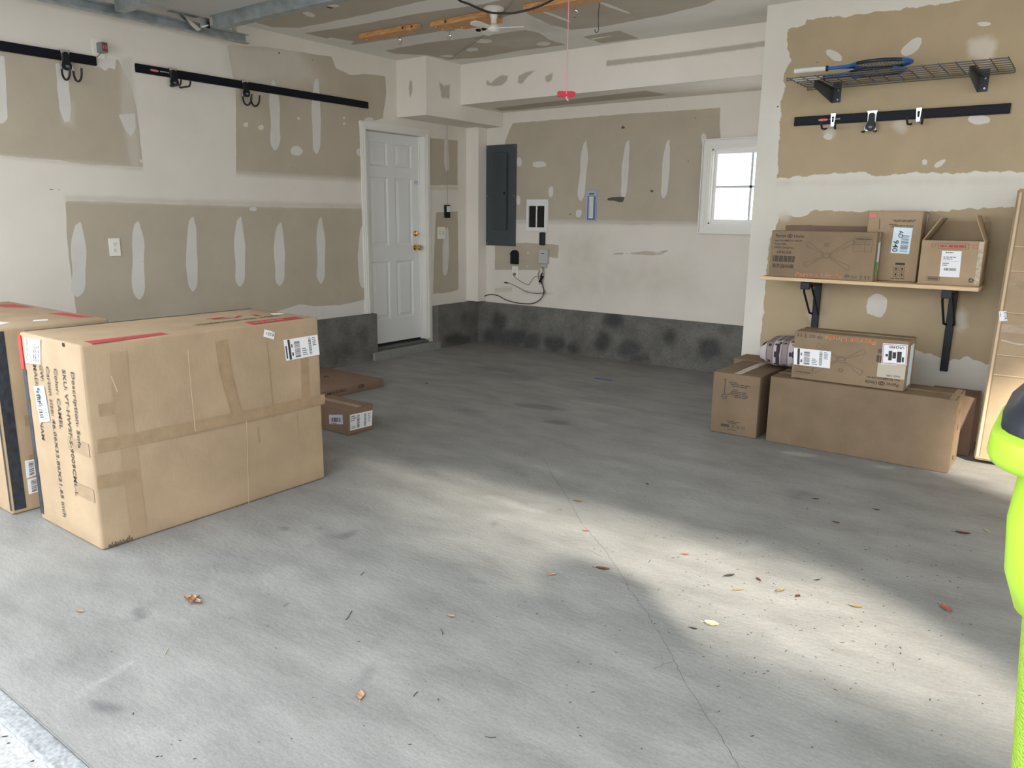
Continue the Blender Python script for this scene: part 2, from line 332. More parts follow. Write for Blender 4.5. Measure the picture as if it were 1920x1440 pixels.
# left wall
FL = Frame((XL, 0, 0), (0, 1, 0), (0, 0, 1))
lay = {'paper': [([(-160, 80), (0, 90), (180, 107), (222, 112), (247, 165), (258, 215), (268, 313), (170, 309), (110, 300), (0, 292), (-160, 280)], .05, 1),
                 ([(442, 168), (425, 84), (500, 88), (622, 106), (630, 128), (655, 140), (690, 139), (722, 143), (724, 175), (718, 222), (700, 226), (672, 228), (690, 338), (560, 331), (443, 326)], .05, 1),
                 ([(122, 376), (300, 382), (500, 388), (690, 391), (700, 562), (640, 572), (600, 574), (560, 571), (530, 600), (300, 610), (190, 610), (145, 592), (133, 520), (126, 450)], .05, 1),
                 ([(800, 258), (858, 263), (858, 347), (800, 347)], .05, 1), ([(818, 398), (858, 396), (860, 543), (845, 548), (812, 551), (815, 440)], .05, 1)],
       'mist': [([(225, 110), (247, 110), (262, 316), (246, 312), (228, 215)], .06, .9), ([(420, 80), (560, 96), (600, 150), (540, 158), (440, 160)], .25, 1), ([(122, 366), (400, 376), (690, 383), (690, 392), (400, 386), (122, 377)], .05, .9),
                ([(443, 321), (690, 334), (690, 342), (443, 330)], .04, .9), ([(0, 289), (110, 300), (268, 312), (268, 320), (110, 306), (0, 296)], .04, .8), ([(115, 190), (140, 190), (138, 240), (118, 232)], .05, .7),
                ([(380, 540), (450, 560), (330, 590), (250, 585)], .3, .35), ([(804, 350), (858, 350), (858, 356), (804, 355)], .04, .9)],
       'mud': [([(-80, 105), (8, 105), (14, 222), (5, 232), (-80, 230)], .03, 1), ([(104, 118), (126, 120), (133, 200), (130, 226), (122, 230), (112, 205), (107, 160)], .03, 1), ([(222, 215), (253, 213), (254, 240), (246, 256), (236, 246), (230, 232)], .03, 1),
               ([(178, 106), (218, 110), (216, 132), (205, 126), (198, 133), (186, 125), (178, 127)], .03, 1)] +
              [(strip(*q), .025, 1) for q in ((148, 415, 146, 557, 27, 4), (257, 413, 261, 562, 23, 4), (359, 405, 361, 547, 20, 3), (449, 405, 450, 537, 19, 3), (524, 416, 524, 536, 19, 3), (601, 406, 602, 532, 15, 2),
                                               (513, 148, 517, 282, 18), (593, 146, 593, 288, 16), (838, 425, 834, 517, 11), (836, 250, 838, 322, 8), (680, 420, 680, 540, 16))] +
              [(blob(*q), .02, 1) for q in ((461, 234, 5), (489, 239, 5), (556, 283, 12, 9), (560, 222, 3, 4), (645, 221, 2, 3), (645, 232, 2, 3), (691, 225, 9, 5), (673, 285, 5, 8), (475, 392, 8, 4), (265, 302, 4, 3))] +
              [([(560, 571), (600, 577), (640, 572), (690, 560), (700, 600), (480, 610), (500, 590)], .03, 1)],
       'dark': [(blob(*q), .012, 1) for q in ((523, 100, 2), (54, 15, 2), (98, 77, 1.5), (12, 378, 1.6), (586, 112, 1), (605, 130, 1.2), (549, 195, 1.4), (549, 315, 1), (140, 185, 1), (97, 355, 6, 1.2), (430, 478, 1), (268, 491, 2, 1.4), (110, 356, 3, 1))]}
DH = (5.09, 5.875, -1, 2.145)
surface('wall_left', FL, -.0+.6, 6.76, 0, ZC, .0135, lay, WL, holes=[DH])
# outside face of the left wall
MB().box(XL-.16, XL-.14, .6, 6.86, 0, ZC).build('wall_left_outer', WHITEP)['kind'] = 'structure'
# back wall
FB = Frame((0, YB, 0), (1, 0, 0), (0, 0, 1))
lay = {'paper': [([(961, 231), (1180, 213), (1250, 209), (1350, 202), (1350, 430), (1313, 419), (1180, 421), (1060, 416), (969, 413), (950, 410), (940, 300), (948, 262)], .05, 1),
                 ([(928, 458), (985, 455), (1048, 459), (1046, 485), (1030, 482), (1022, 500), (1010, 506), (928, 506)], .04, 1), ([(1146, 472), (1265, 465), (1240, 482), (1146, 480)], .04, .55)],
       'mist': [([(1050, 442), (1135, 432), (1135, 560), (1050, 560)], .25, .55), ([(1120, 480), (1290, 478), (1330, 560), (1120, 570)], .3, .5), ([(969, 411), (1313, 416), (1313, 424), (969, 419)], .04, .9), ([(928, 540), (960, 538), (960, 547), (928, 548)], .04, .9), ([(980, 543), (1040, 550), (1020, 555), (980, 550)], .04, .8)],
       'mud': [(strip(1098, 262, 1089, 377, 13, 3), .02, 1), (strip(1177, 261, 1168, 373, 12, 3), .02, 1), (strip(1253, 260, 1244, 372, 13, 3), .02, 1)] + [(blob(*q), .02, 1) for q in ((1012, 308, 14, 6), (1033, 360, 5, 11), (973, 304, 5, 10), (972, 375, 4, 9), (1320, 262, 6, 14), (990, 474, 2), (975, 484, 1.5), (988, 500, 1.5), (1085, 400, 6, 8))],
       'dark': [([(1134, 376), (1140, 369), (1173, 368), (1169, 381)], .02, .62)] + [(blob(*q), .012, .8) for q in ((1168, 239, 4, 3), (1222, 358, 4, 3), (1304, 222, 2), (1320, 225, 2.5, 1.5), (1330, 220, 1.5), (1290, 302, 2), (1250, 198, 1.5), (1094, 218, 1.5), (1069, 402, 2))]}
WH = (-2.80, -2.10, 1.33, 1.97)
surface('wall_back', FB, -5.6, -1.9, 0, ZC, .0135, lay, WL, holes=[WH])
MB().box(-5.6, -2.80, YB+.14, YB+.16, 0, ZC).box(-2.10, -2.02, YB+.14, YB+.16, 0, ZC).box(-2.8, -2.10, YB+.14, YB+.16, 0, 1.33).box(-2.8, -2.10, YB+.14, YB+.16, 1.97, ZC).build('wall_back_outer', WHITEP)['kind'] = 'structure'
# shelf wall on the right and its return
FS = Frame((0, YS, 0), (1, 0, 0), (0, 0, 1))
lay = {'paper': [([(1477, 56), (1510, 46), (1512, 37), (1545, 33), (1585, 32), (1605, 27), (1680, 19), (1760, 6), (1830, -4), (2400, -90), (2400, 325), (1920, 321), (1800, 323), (1700, 324), (1640, 330), (1612, 322), (1560, 326), (1457, 334), (1461, 260), (1465, 190), (1471, 170), (1470, 140), (1484, 112), (1476, 90)], .06, 1),
                 ([(1458, 412), (1475, 402), (1500, 408), (1530, 393), (1600, 398), (1640, 395), (1700, 400), (1800, 393), (1905, 388), (2400, 388), (2400, 690), (1850, 683), (1812, 668), (1780, 677), (1700, 650), (1428, 700), (1425, 640), (1430, 600), (1436, 520), (1444, 450)], .06, 1)],
       'mist': [(blob(*q), .06, .9) for q in ((1843, 92, 28, 22), (1688, 234, 14, 11), (1555, 248, 11, 12), (1527, 588, 10, 18), (1800, 600, 12, 20), (1470, 405, 12, 8))] + [([(1455, 338), (1920, 330), (1920, 345), (1455, 350)], .05, .55)],
       'mud': [(blob(1565, 104, 18, 9, rot=.5), .02, 1), (blob(1709, 88, 24, 11, rot=-.7, jit=.08), .02, 1), (blob(1845, 45, 14, 4), .02, 1), (blob(1835, 224, 22, 9), .03, 1), (blob(1734, 304, 6, 6), .02, 1), (blob(1762, 307, 13, 5, rot=-.6), .02, 1), (blob(1645, 573, 20, 22), .05, 1), (blob(1552, 257, 8, 6), .02, 1), (blob(1787, 306, 1.5), .01, 1)],
       'dark': [(blob(*q), .012, .9) for q in ((1532, 117, 1.5), (1546, 118, 1.6), (1549, 299, 1), (1458, 200, 3, 1.5), (1482, 263, .8), (1853, 62, 1, 3), (1686, 77, 1.5))]}
surface('wall_right', FS, -2.01, 3.0, 0, ZC, .0125, lay, WS)
MB().box(-2.01, -1.87, YS+.0005, 6.82, 0, ZC).box(-1.87, 3.0, YS+.12, YS+.14, 0, ZC).build('wall_return', PLAIN)['kind'] = 'structure'
# ceiling
FC = Frame((0, 0, ZC), (-1, 0, 0), (0, 1, 0))
lay = {'paper': [([(480, 42), (600, 12), (655, -2), (760, -25), (1000, -70), (1000, -45), (800, 0), (700, 24), (600, 45), (560, 52), (510, 51)], .05, 1),
                 ([(570, 62), (640, 52), (780, 26), (905, 8), (1000, -14), (1120, -40), (1120, -20), (980, 20), (900, 48), (830, 58), (780, 66), (690, 80), (664, 84), (620, 74)], .05, 1),
                 ([(722, 95), (745, 90), (800, 80), (870, 72), (985, 56), (1012, 62), (1030, 75), (1062, 84), (980, 94), (900, 108), (840, 112), (800, 103), (740, 101)], .07, 1),
                 ([(985, 24), (1050, 8), (1100, -6), (1400, -70), (1450, -50), (1320, 10), (1250, 27), (1130, 50), (1070, 56), (1030, 46), (1010, 36)], .06, 1),
                 ([(1092, 69), (1160, 57), (1198, 72), (1128, 81)], .05, 1)],
       'mist': [([(990, 30), (1040, 45), (1060, 60), (1010, 62), (985, 45)], .12, .5), ([(870, 76), (1010, 66), (1050, 84), (960, 92)], .2, .45)],
       'mud': [(strip(1072, 42, 1020, 22, 12), .02, 1), (strip(1182, 26, 1125, 4, 14), .02, 1), (blob(580, 27, 12, 4, rot=.3), .02, 1), (blob(625, 11, 12, 3), .02, 1), ([(1108, 72), (1160, 65), (1140, 69), (1110, 75)], .02, 1),
               (blob(905, 77, 18, 4), .03, .8), (blob(1020, 82, 14, 4), .03, .8), (blob(838, 105, 14, 2.5), .03, .8), (blob(885, 93, 12, 4), .03, .8), ([(620, 70), (665, 78), (655, 84), (610, 74)], .03, 1)],
       'dark': [([(612, 12), (626, 14), (622, 17), (611, 14)], .01, .9)]}
surface('ceiling', FC, -2.6, 5.62, .73, 6.7, .016, lay, WC, solid=.12)
# soffits, beam and corner post
fr1 = frames(XL, -5.12, 5.505, 6.655, 2.285, ZC-.001)
def soff(name, x0, x1, y0, y1, z0, z1, items):
    bx = MB().box(x0, x1, y0, y1, z0, z1).build(name, PLAIN); bx['kind'] = 'structure'
    for i, (fr, wu, hv, lay_) in enumerate(items):
        o = surface(name+'_face', fr, 0, wu, 0, hv, .012, lay_, PLAIN); o.parent = bx; del o['kind']
    return bx
F1 = Frame((XL, 5.505-.001, 2.285), (1, 0, 0), (0, 0, 1)); F1b = Frame((-5.12+.001, 5.505, 2.285), (0, 1, 0), (0, 0, 1))
soff('trim_1', XL+.001, -5.12, 5.505, YB-.002, 2.285, ZC-.001, [(F1, .38, .51, {'paper': [(blob(770, 165, 3, 16), .02, .95)]}), (F1b, 1.15, .51, {'paper': [([(822, 150), (832, 160), (844, 158), (843, 186), (828, 183)], .03, .75)]})])
F2 = Frame((-5.12, 5.99-.001, 2.427), (1, 0, 0), (0, 0, 1)); F2b = Frame((-5.12, YB, 2.427-.001), (1, 0, 0), (0, -1, 0))
soff('trim_2', -5.12, -1.871, 5.99, YB-.002, 2.427, ZC-.001, [(F2, 3.13, .367, {'paper': [([(1137, 114), (1290, 97), (1440, 76), (1440, 86), (1290, 106), (1137, 124)], .02, .95), ([(912, 150), (920, 156), (932, 146), (940, 141), (952, 143), (950, 152), (940, 160), (925, 161), (912, 159)], .02, 1), ([(972, 143), (985, 136), (1004, 132), (990, 143), (978, 157), (971, 155)], .02, .95), ([(1022, 143), (1036, 137), (1035, 150), (1028, 155), (1023, 151)], .02, .9)]}),
     (F2b, 3.13, .668, {'paper': [([(925, 203), (1210, 170), (1252, 178), (1100, 192), (960, 207), (940, 208)], .05, 1)]})])
MB().box(XL+.001, -5.33, 6.52, YB-.002, .462, 2.284).build('trim_3', PLAIN)['kind'] = 'structure'
# kerbs under the left and back walls
FK1 = Frame((XK, 4.0, 0), (0, 1, 0), (0, 0, 1))
def kerb(name, fr, u1, stains, boxargs, face_u0=0):
    b = MB().box(*boxargs).build(name, CONC); b['kind'] = 'structure'
    o = surface(name+'_face', Frame(fr.o+fr.N*.001, fr.U, fr.V), face_u0, u1, 0, .45, .02, {'stain': stains}, CONC); o.parent = b; del o['kind']
kerb('baseboard_left', Frame((XK, .8, 0), (0, 1, 0), (0, 0, 1)), 4.32, [(blob(640, 660, 25, 14), .2, .7)], (XL-.05, XK, .8, 5.12, 0, .45))
kerb('baseboard_left_rear', Frame((XK+.02, 6.0, 0), (0, 1, 0), (0, 0, 1)), .63, [(blob(860, 636, 22, 10), .12, 1)], (XL-.05, XK+.02, 5.97, 6.63, 0, .45))
kerb('baseboard_back', Frame((-5.6, YK, 0), (1, 0, 0), (0, 0, 1)), 3.62, [(blob(*q), .14, 1) for q in ((925, 628, 20, 14), (960, 632, 30, 16), (995, 640, 16, 16), (1040, 645, 18, 14), (935, 605, 12, 18), (1075, 655, 12, 10), (1150, 600, 18, 12), (1130, 640, 14, 18), (1180, 655, 22, 16), (1255, 632, 12, 14), (1200, 672, 18, 8), (1330, 650, 20, 18))], (-5.6, -1.98, YK, YB+.05, 0, .45))
MB().box(-5.9, XK+.03, 5.05, 6.0, -.1, .075, bev=.008).build('trim_4', layered('step_concrete', (.26, .26, .24), [('stain', (.1, .1, .1), .5)], var=.2, bump=.3, bscale=25, fine=.2))['kind'] = 'structure'
# floor slab
def poly_ell(x, y, a, b, r=0): return blob(x, y, a, b, n=12, rot=r, jit=.18)
FF = Frame((0, 0, 0), (1, 0, 0), (0, 1, 0))
dk = [(poly_ell(*q[:5]), q[5], q[6]) for q in (
    (262, 1150, 10, 12, -.5, .05, 1), (240, 1162, 26, 10, -.3, .1, .45), (430, 1068, 70, 24, 0, .35, .45), (300, 1130, 90, 26, -.1, .4, .4), (130, 1230, 110, 30, -.1, .5, .35), (650, 1003, 22, 5, -.35, .05, .8), (620, 1006, 18, 6, -.2, .08, .5),
    (532, 991, 10, 5, 0, .03, .7), (600, 990, 8, 4, 0, .04, .5), (583, 1023, 7, 3, 0, .03, .6), (700, 1210, 16, 5, -.9, .06, .6), (688, 1265, 22, 6, -1.0, .06, .7), (676, 1280, 12, 5, -1.0, .06, .6), (925, 983, 8, 6, 0, .04, .6), (893, 1090, 18, 5, .3, .04, .55), (872, 1076, 12, 3, .2, .04, .5), (850, 1058, 20, 3, .1, .04, .4),
    (760, 1230, 60, 4, 0, .06, .35), (1010, 763, 55, 5, .12, .08, .6), (1045, 792, 26, 4, .1, .05, .7), (880, 770, 30, 4, .1, .06, .4), (1150, 730, 60, 12, .1, .2, .4), (950, 700, 80, 14, .1, .25, .4), (1500, 930, 35, 14, 0, .15, .45), (980, 890, 14, 6, .2, .05, .4), (1060, 1240, 60, 14, -.2, .2, .35), (640, 860, 40, 10, -.3, .15, .3), (1300, 1392, 14, 5, 0, .05, .5), (1325, 1330, 12, 6, 0, .05, .4), (1240, 1350, 14, 4, 0, .05, .5))]
dk.append(([(176, 1312), (205, 1322), (230, 1331), (214, 1338), (185, 1333), (170, 1325)], .05, 1)); dk.append(([(178, 1314), (205, 1321), (226, 1329), (205, 1329)], .02, 1.1))
lt = [(poly_ell(*q[:5]), q[5], q[6]) for q in ((200, 1270, 60, 3, -.55, .04, .8), (960, 945, 60, 5, .3, .08, .6), (1000, 870, 80, 6, .35, .12, .5), (1500, 852, 34, 3, .12, .03, .9), (1660, 876, 22, 3, .1, .03, .9), (1400, 1030, 60, 4, -.2, .08, .5), (880, 900, 60, 5, .25, .1, .5), (1150, 890, 60, 6, -.6, .12, .4), (300, 1380, 120, 30, 0, .4, .4), (1230, 1245, 26, 3, .4, .05, .5), (1130, 760, 60, 3, .15, .05, .4))]
SLAB = layered('slab_concrete', (.275, .271, .254), [('dark', (.135, .135, .14), .75), ('light', (.50, .49, .46), .5)], rough=.62, var=.20, baseN=2.6, bump=.22, bscale=28, streak=(1.0, 2.2, 1), fine=.16, nscale=12, amp=.3)
surface('floor', FF, -5.9, 3.2, YF, 6.7, .022, {'dark': dk, 'light': lt}, SLAB, solid=None)
MB().box(-5.9, 3.2, YF, 6.7, -.12, -.004).build('floor_base', SLAB)['kind'] = 'structure'
DRV = layered('driveway_concrete', (.44, .435, .425), [('dark', (.2, .2, .2), .6)], rough=.8, var=.14, baseN=5, bump=.4, bscale=40, fine=.25)
surface('floor_driveway', Frame((0, 0, -.022), (1, 0, 0), (0, 1, 0)), -14, 22, -14, YF-.055, .4, {'dark': []}, DRV)
MB().box(-5.9, 3.2, YF-.06, YF-.0005, -.12, -.008, bev=.006).build('trim_5', layered('edge_concrete', (.37, .38, .38), [('stain', (.3, .3, .3), .5)], var=.2, baseN=9, bump=.5, bscale=30, fine=.3))['kind'] = 'structure'
# crack in the slab: a thin jagged line of dark gap, part of the floor
ck = [(1019, 860), (1030, 880), (1038, 895), (1053, 915), (1062, 930), (1076, 955), (1085, 972), (1096, 988), (1106, 999), (1120, 1015), (1135, 1033), (1150, 1055), (1162, 1074), (1174, 1090), (1178, 1105), (1190, 1118), (1202, 1135), (1216, 1150), (1222, 1168), (1238, 1190), (1252, 1215), (1264, 1240), (1276, 1262), (1290, 1290), (1306, 1312), (1322, 1338), (1345, 1370), (1362, 1400), (1385, 1440)]
def crackline(mb, pts, wd, z=.0006):
    P = [at(x, y, 'Z', 0)[:2] for x, y in pts]; Q = [P[0]]
    for a, b in zip(P[:-1], P[1:]):
        for t in (.2, .4, .6, .8, 1): q = a+(b-a)*t; Q.append(q+(rng.uniform(-1, 1, 2)*.003 if t < 1 else 0))
    for a, b in zip(Q[:-1], Q[1:]):
        e = b-a; n = np.array([-e[1], e[0]])/max(np.hypot(*e), 1e-6)*wd*rng.uniform(.5, 1.1)/2
        mb.quad((*(a-n), z), (*(b-n), z), (*(b+n), z), (*(a+n), z))
mb = MB(); crackline(mb, ck, .0019); crackline(mb, [(1264, 1240), (1245, 1245), (1225, 1256)], .0014); crackline(mb, [(1130, 1045), (1100, 1030)], .0012)
cr_ = mb.build('floor_crack', mat('crack_dark', (.11, .105, .10), .9), recalc=False); cr_['kind'] = 'structure'
# front wall of the opening, then out-of-view walls added to block the sun
MB().box(-5.66, -5.25, YF-.08, YF+.08, 0, ZC).box(-5.25, 5.0, YF-.08, YF+.08, 2.58, ZC).build('wall_front', WHITEP)['kind'] = 'structure'
MB().box(2.57, 2.69, YF+.08, 2.54, 0, ZC).box(2.57, 2.69, 3.75, 5.7, 0, ZC).box(2.57, 2.69, 2.54, 3.75, 2.74, ZC).build('wall_side_sunblock', WHITEP)['kind'] = 'structure'  # added side wall, its doorway placed to let one sun beam through
MB().box(.9, 5.2, -.55, -.35, -.02, 2.9).build('wall_sunblock_near', mat('sunblock_near', (.40, .38, .34), .8))['kind'] = 'structure'  # unseen slab added to keep the sun off the near floor
MB().box(8.5, 14.6, -11, -9.0, -.02, 15).build('wall_sunblock_far', mat('sunblock_far', (.42, .41, .38), .8))['kind'] = 'structure'  # unseen tall block added for its soft shadow over the left floor
# ---------------------------------------------------------------- entry door
dr = empty('door_1', (XL, 5.48, .12)); dr['kind'] = 'structure'
mb = MB(); dx = XL-.075
mb.box(dx-.035, dx, 5.095, 5.868, .125, 2.14)
def raised(y0, y1, z0, z1):
    for k, (ins, xo) in enumerate(((0, .0), (.018, .007), (.03, -.0), (.055, .006))): pass
    X = [dx+.0005, dx-.010, dx-.010, dx-.0005]; I = [0, .012, .02, .05]
    for i in range(3):
        a, b = I[i], I[i+1]; xa, xb = X[i], X[i+1]
        A = [(xa, y0+a, z0+a), (xa, y1-a, z0+a), (xa, y1-a, z1-a), (xa, y0+a, z1-a)]; B = [(xb, y0+b, z0+b), (xb, y1-b, z0+b), (xb, y1-b, z1-b), (xb, y0+b, z1-b)]
        for j in range(4): mb2.quad(A[j], A[(j+1) % 4], B[(j+1) % 4], B[j])
    mb2.quad(*[(X[3], y, z) for y, z in ((y0+.05, z0+.05), (y1-.05, z0+.05), (y1-.05, z1-.05), (y0+.05, z1-.05))])
# slab front with openings for the moulded panels
mb = MB(); mb2 = MB(); ys_ = [5.095, 5.20, 5.435, 5.53, 5.765, 5.868]; zs_ = [.125, .36, .93, 1.075, 1.73, 1.83, 2.05, 2.14]
for j in range(7):
    for i in range(5):
        if i in (1, 3) and j in (1, 3, 5): raised(ys_[i], ys_[i+1], zs_[j], zs_[j+1])
        else: mb.quad((dx, ys_[i], zs_[j]), (dx, ys_[i+1], zs_[j]), (dx, ys_[i+1], zs_[j+1]), (dx, ys_[i], zs_[j+1]))
mb.add(mb2.v, mb2.f); mb.box(dx-.04, dx-.012, 5.095, 5.868, .125, 2.14)
DOORW = mat('door_white', (.78, .78, .75), .42)
slab = mb.build('door_slab', DOORW, dr, recalc=False)
mb = MB()   # jambs and head
mb.box(XL-.12, XL+.012, 5.875-.005, 5.895, .11, 2.165).box(XL-.12, XL+.012, 5.07, 5.092, .11, 2.165).box(XL-.12, XL+.012, 5.07, 5.895, 2.143, 2.165).box(dx+.001, dx+.014, 5.86, 5.871, .11, 2.145).box(dx+.001, dx+.014, 5.092, 5.10, .11, 2.145)
mb.build('door_jamb', TRIMW, dr)
mb = MB()   # stepped casing
for (o0, o1, t) in ((0, .065, .014), (.008, .050, .020), (.018, .03, .024)):
    mb.box(XL, XL+t, 5.088-o1, 5.088-o0, .455 if False else .452, 2.145+o1).box(XL, XL+t, 5.878+o0, 5.878+o1, .12, 2.145+o1).box(XL, XL+t, 5.088-o0, 5.878+o0, 2.145+o0, 2.145+o1)
mb.build('door_casing', TRIMW, dr)
MB().box(XL-.12, XL+.02, 5.08, 5.89, .078, .098, bev=.004).build('threshold', mat('threshold_grey', (.10, .10, .095), .5), dr)
MB().box(dx-.03, dx-.002, 5.095, 5.868, .098, .125).build('door_sweep', RUB, dr)
MB().lathe((dx, 5.805, 1.055), [(.033, 0), (.033, .006), (.014, .012), (.011, .03), (.022, .038), (.030, .052), (.027, .066), (.014, .072)], 20, (1, 0, 0)).build('door_knob', BRASS, slab, smooth=40)
k = MB().lathe((dx, 5.805, 1.195), [(.030, 0), (.029, .012), (.022, .018), (.010, .02)], 20, (1, 0, 0)).box(dx+.018, dx+.034, 5.802, 5.808, 1.178, 1.212).build('deadbolt', BRASS, slab, smooth=40)
mb = MB(); fr = Frame((dx+.0002, 0, 0), (0, 1, 0), (0, 0, 1)); q = Quad(fr, [(5.80, 1.68), (5.867, 1.68), (5.867, 1.72), (5.80, 1.72)], False); q.sheet(mb, 0); q.lines(mb, .05, .95, .3, .75, 1, 2); mb.build('door_sticker', [mat('lilac_sticker', (.62, .60, .72), .5), mat('lilac_ink', (.35, .3, .55), .5)], slab)
# ---------------------------------------------------------------- window
wn = empty('window_1', (-2.45, YB, 1.33)); wn['kind'] = 'structure'
mb = MB(); wx0, wx1, wz0, wz1 = -2.80, -2.10, 1.33, 1.97
for (o0, o1, t) in ((0, .085, .016), (.012, .07, .022), (.03, .055, .027), (.075, .085, .03)):
    mb.box(wx0-o1, wx0-o0, YB-t, YB, wz0-o1, wz1+o1).box(wx1+o0, wx1+o1, YB-t, YB, wz0-o1, wz1+o1).box(wx0-o0, wx1+o0, YB-t, YB, wz1+o0, wz1+o1).box(wx0-o0, wx1+o0, YB-t, YB, wz0-o1, wz0-o0)
mb.build('window_casing', TRIMW, wn)
mb = MB(); mb.box(wx0, wx0+.012, YB, YB+.14, wz0, wz1).box(wx1-.012, wx1, YB, YB+.14, wz0, wz1).box(wx0, wx1, YB, YB+.14, wz0, wz0+.012).box(wx0, wx1, YB, YB+.14, wz1-.012, wz1)
mb.build('window_frame', TRIMW, wn)
mb = MB(); s0, s1, t0, t1 = wx0+.012, wx1-.012, wz0+.012, wz1-.012; g = .028
mb.box(s0, s0+g, YB+.03, YB+.06, t0, t1).box(s1-g, s1, YB+.03, YB+.06, t0, t1).box(s0+g, s1-g, YB+.03, YB+.06, t0, t0+g).box(s0+g, s1-g, YB+.03, YB+.06, t1-g, t1); sash = mb.build('sash', WHITEP, wn)
mb = MB(); xm = -2.45; zm = (t0+t1)/2; mb.box(xm-.010, xm+.010, YB+.038, YB+.052, t0+g, t1-g).box(s0+g, s1-g, YB+.038, YB+.052, zm-.010, zm+.010).build('muntins', mat('muntin_grey', (.66, .68, .70), .5), sash)
GL = bpy.data.materials.new('window_glass'); GL.use_nodes = True; nt = GL.node_tree; nt.nodes.clear(); o_ = nd(nt, 'ShaderNodeOutputMaterial'); tr = nd(nt, 'ShaderNodeBsdfTransparent'); gl = nd(nt, 'ShaderNodeBsdfGlossy'); gl.inputs['Roughness'].default_value = .02
mx = nd(nt, 'ShaderNodeMixShader'); mx.inputs[0].default_value = .06; nt.links.new(tr.outputs[0], mx.inputs[1]); nt.links.new(gl.outputs[0], mx.inputs[2]); nt.links.new(mx.outputs[0], o_.inputs[0])
MB().box(s0+g, s1-g, YB+.055, YB+.058, t0+g, t1-g).build('glass_pane', GL, sash)
# ================================================================ boxes
def carton(name, base, x0, x1, y0, y1, z0, z1, mt, label, bev=.006, cat='box', group=None, crumple=0.):
    t = empty(name, base, label, cat, group)
    bm = bmesh.new(); bmesh.ops.create_cube(bm, size=1)
    for v in bm.verts: v.co = Vector(((x0+x1)/2+v.co.x*(x1-x0), (y0+y1)/2+v.co.y*(y1-y0), (z0+z1)/2+v.co.z*(z1-z0)))
    bmesh.ops.bevel(bm, geom=list(bm.edges), offset=bev, segments=3, affect='EDGES', profile=.5)
    if crumple:
        bmesh.ops.subdivide_edges(bm, edges=[e for e in bm.edges if e.calc_length() > .2], cuts=12, use_grid_fill=True)
        rr = random.Random(3)
        for v in bm.verts:
            c = Vector(((x0+x1)/2, (y0+y1)/2, v.co.z)); k = rr.uniform(0, crumple); dv = (c-v.co); dv.z = 0
            if v.co.z > z0+.02: v.co += dv.normalized()*k
    mb = MB(); bm.verts.index_update(); mb.add([v.co for v in bm.verts], [[v.index for v in f.verts] for f in bm.faces]); bm.free()
    mb.build('carton', mt, t, smooth=35)
    return t, frames(x0, x1, y0, y1, z0, z1)
def tape(t, fr, pts, wd, mt=TAPE, off=.0007, px=True, name='tape'):
    mb = MB(); pline(mb, fr, pts, wd, 0, off, px); return mb.build(name, mt, t, recalc=False)
DKT = mat('tear_dark', (.02, .015, .01), .9)
# --- the large sofa carton in front
t, F = carton('shipping_box', (-3.4, 1.95, 0), -3.685, -3.12, 1.365, 2.535, 0, .862, CB, 'large worn cardboard box standing on the floor with sofa text on its near end', bev=.013, crumple=.003)
fr = F['front']; mb = MB()
for s_, a, b, h in (('Description: Sofa', (133, 697), (147.5, 840), .027), ('SKU: VT-HWSF-S-9009CML-L', (116.5, 692), (142, 929), .027), ('Color: CAMEL', (101, 690), (112.8, 804), .027), ('Carton size: 46.06X33.86X21.65 inch', (86, 686), (119, 968), .027), ('GW:', (73.5, 684), (77.5, 714), .027), ('MADE IN VIETNAM', (62, 683), (79.5, 824), .027)):
    mb = MB(); text(mb, fr, s_, a, b, h, 0, .0016); mb.build('printed_line', INK, t, recalc=False)

mb = MB(); q = Quad(fr, [(48.3, 680.2), (46.5, 634), (76, 636.8), (76.6, 683.3)]); q.sheet(mb, 0, .002); q.lines(mb, .1, .9, .55, .95, 1, 4, .0024); q.txt(mb, 'VT-HWSF-S9009', .08, .25, .95, 1, .16, off=.0024); mb.build('address_label', [PAPER, INK], t, recalc=False)
mb = MB(); q = Quad(fr, [(76, 791.7), (64.2, 723.3), (82.8, 723.3), (94.2, 789.6)]); q.sheet(mb, 0, .003); q.bars(mb, .12, .86, .12, .50, 1, 22, True, .0034); q.txt(mb, '793', .42, .60, .95, 1, .30, off=.0034); q.lines(mb, .04, .38, .56, .92, 1, 4, .0034); mb.build('barcode_label', [PAPERB, INK], t, recalc=False)
mb = MB(); mb.box(-3.688, -3.66, 1.361, 1.3645, .70, .848); mb.build('red_patch', REDB, t)
tape(t, fr, [(.018, .03), (.018, .70)], .034, BTAPE, .0008, px=False, name='black_edge_tape'); tape(t, F['top'], [(.010, .02), (.010, 1.16)], .02, BTAPE, .0008, px=False, name='black_edge_tape')
tape(t, fr, [(.36, .43), (.548, .43)], .055, TAPE, .0006, px=False); tape(t, fr, [(.40, .235), (.548, .235)], .055, TAPE, .0006, px=False)
mb = MB(); q = Quad(F['top'], [(173, 645), (316, 626.8), (302, 624), (157, 640.8)]); q.sheet(mb, 0, .0014); mb.build('red_stripe', REDI, t, recalc=False); mb = MB(); q = Quad(F['top'], [(473, 608.8), (569, 597), (553.6, 593.8), (458, 604.6)]); q.sheet(mb, 0, .0014); q.lines(mb, .1, .9, .2, .8, 1, 1, .002)
mb.build('red_stripe', [REDI, CB], t, recalc=False)
mb = MB(); text(mb, F['top'], 'VIVIDLY WIDE LINE ROMANZA', (517, 591), (361, 609.5), .045); mb.build('printed_script', INKF, t, recalc=False)
mb = MB(); text(mb, F['top'], '1/2', (480, 590), (385, 598), .06); mb.build('red_handwriting', REDI, t, recalc=False)
mb = MB(); Quad(F['top'], [(513, 590), (533, 588.8), (524, 587.2), (507, 588.4)]).sheet(mb, 0, .0014); mb.build('small_sticker', PAPER, t, recalc=False)
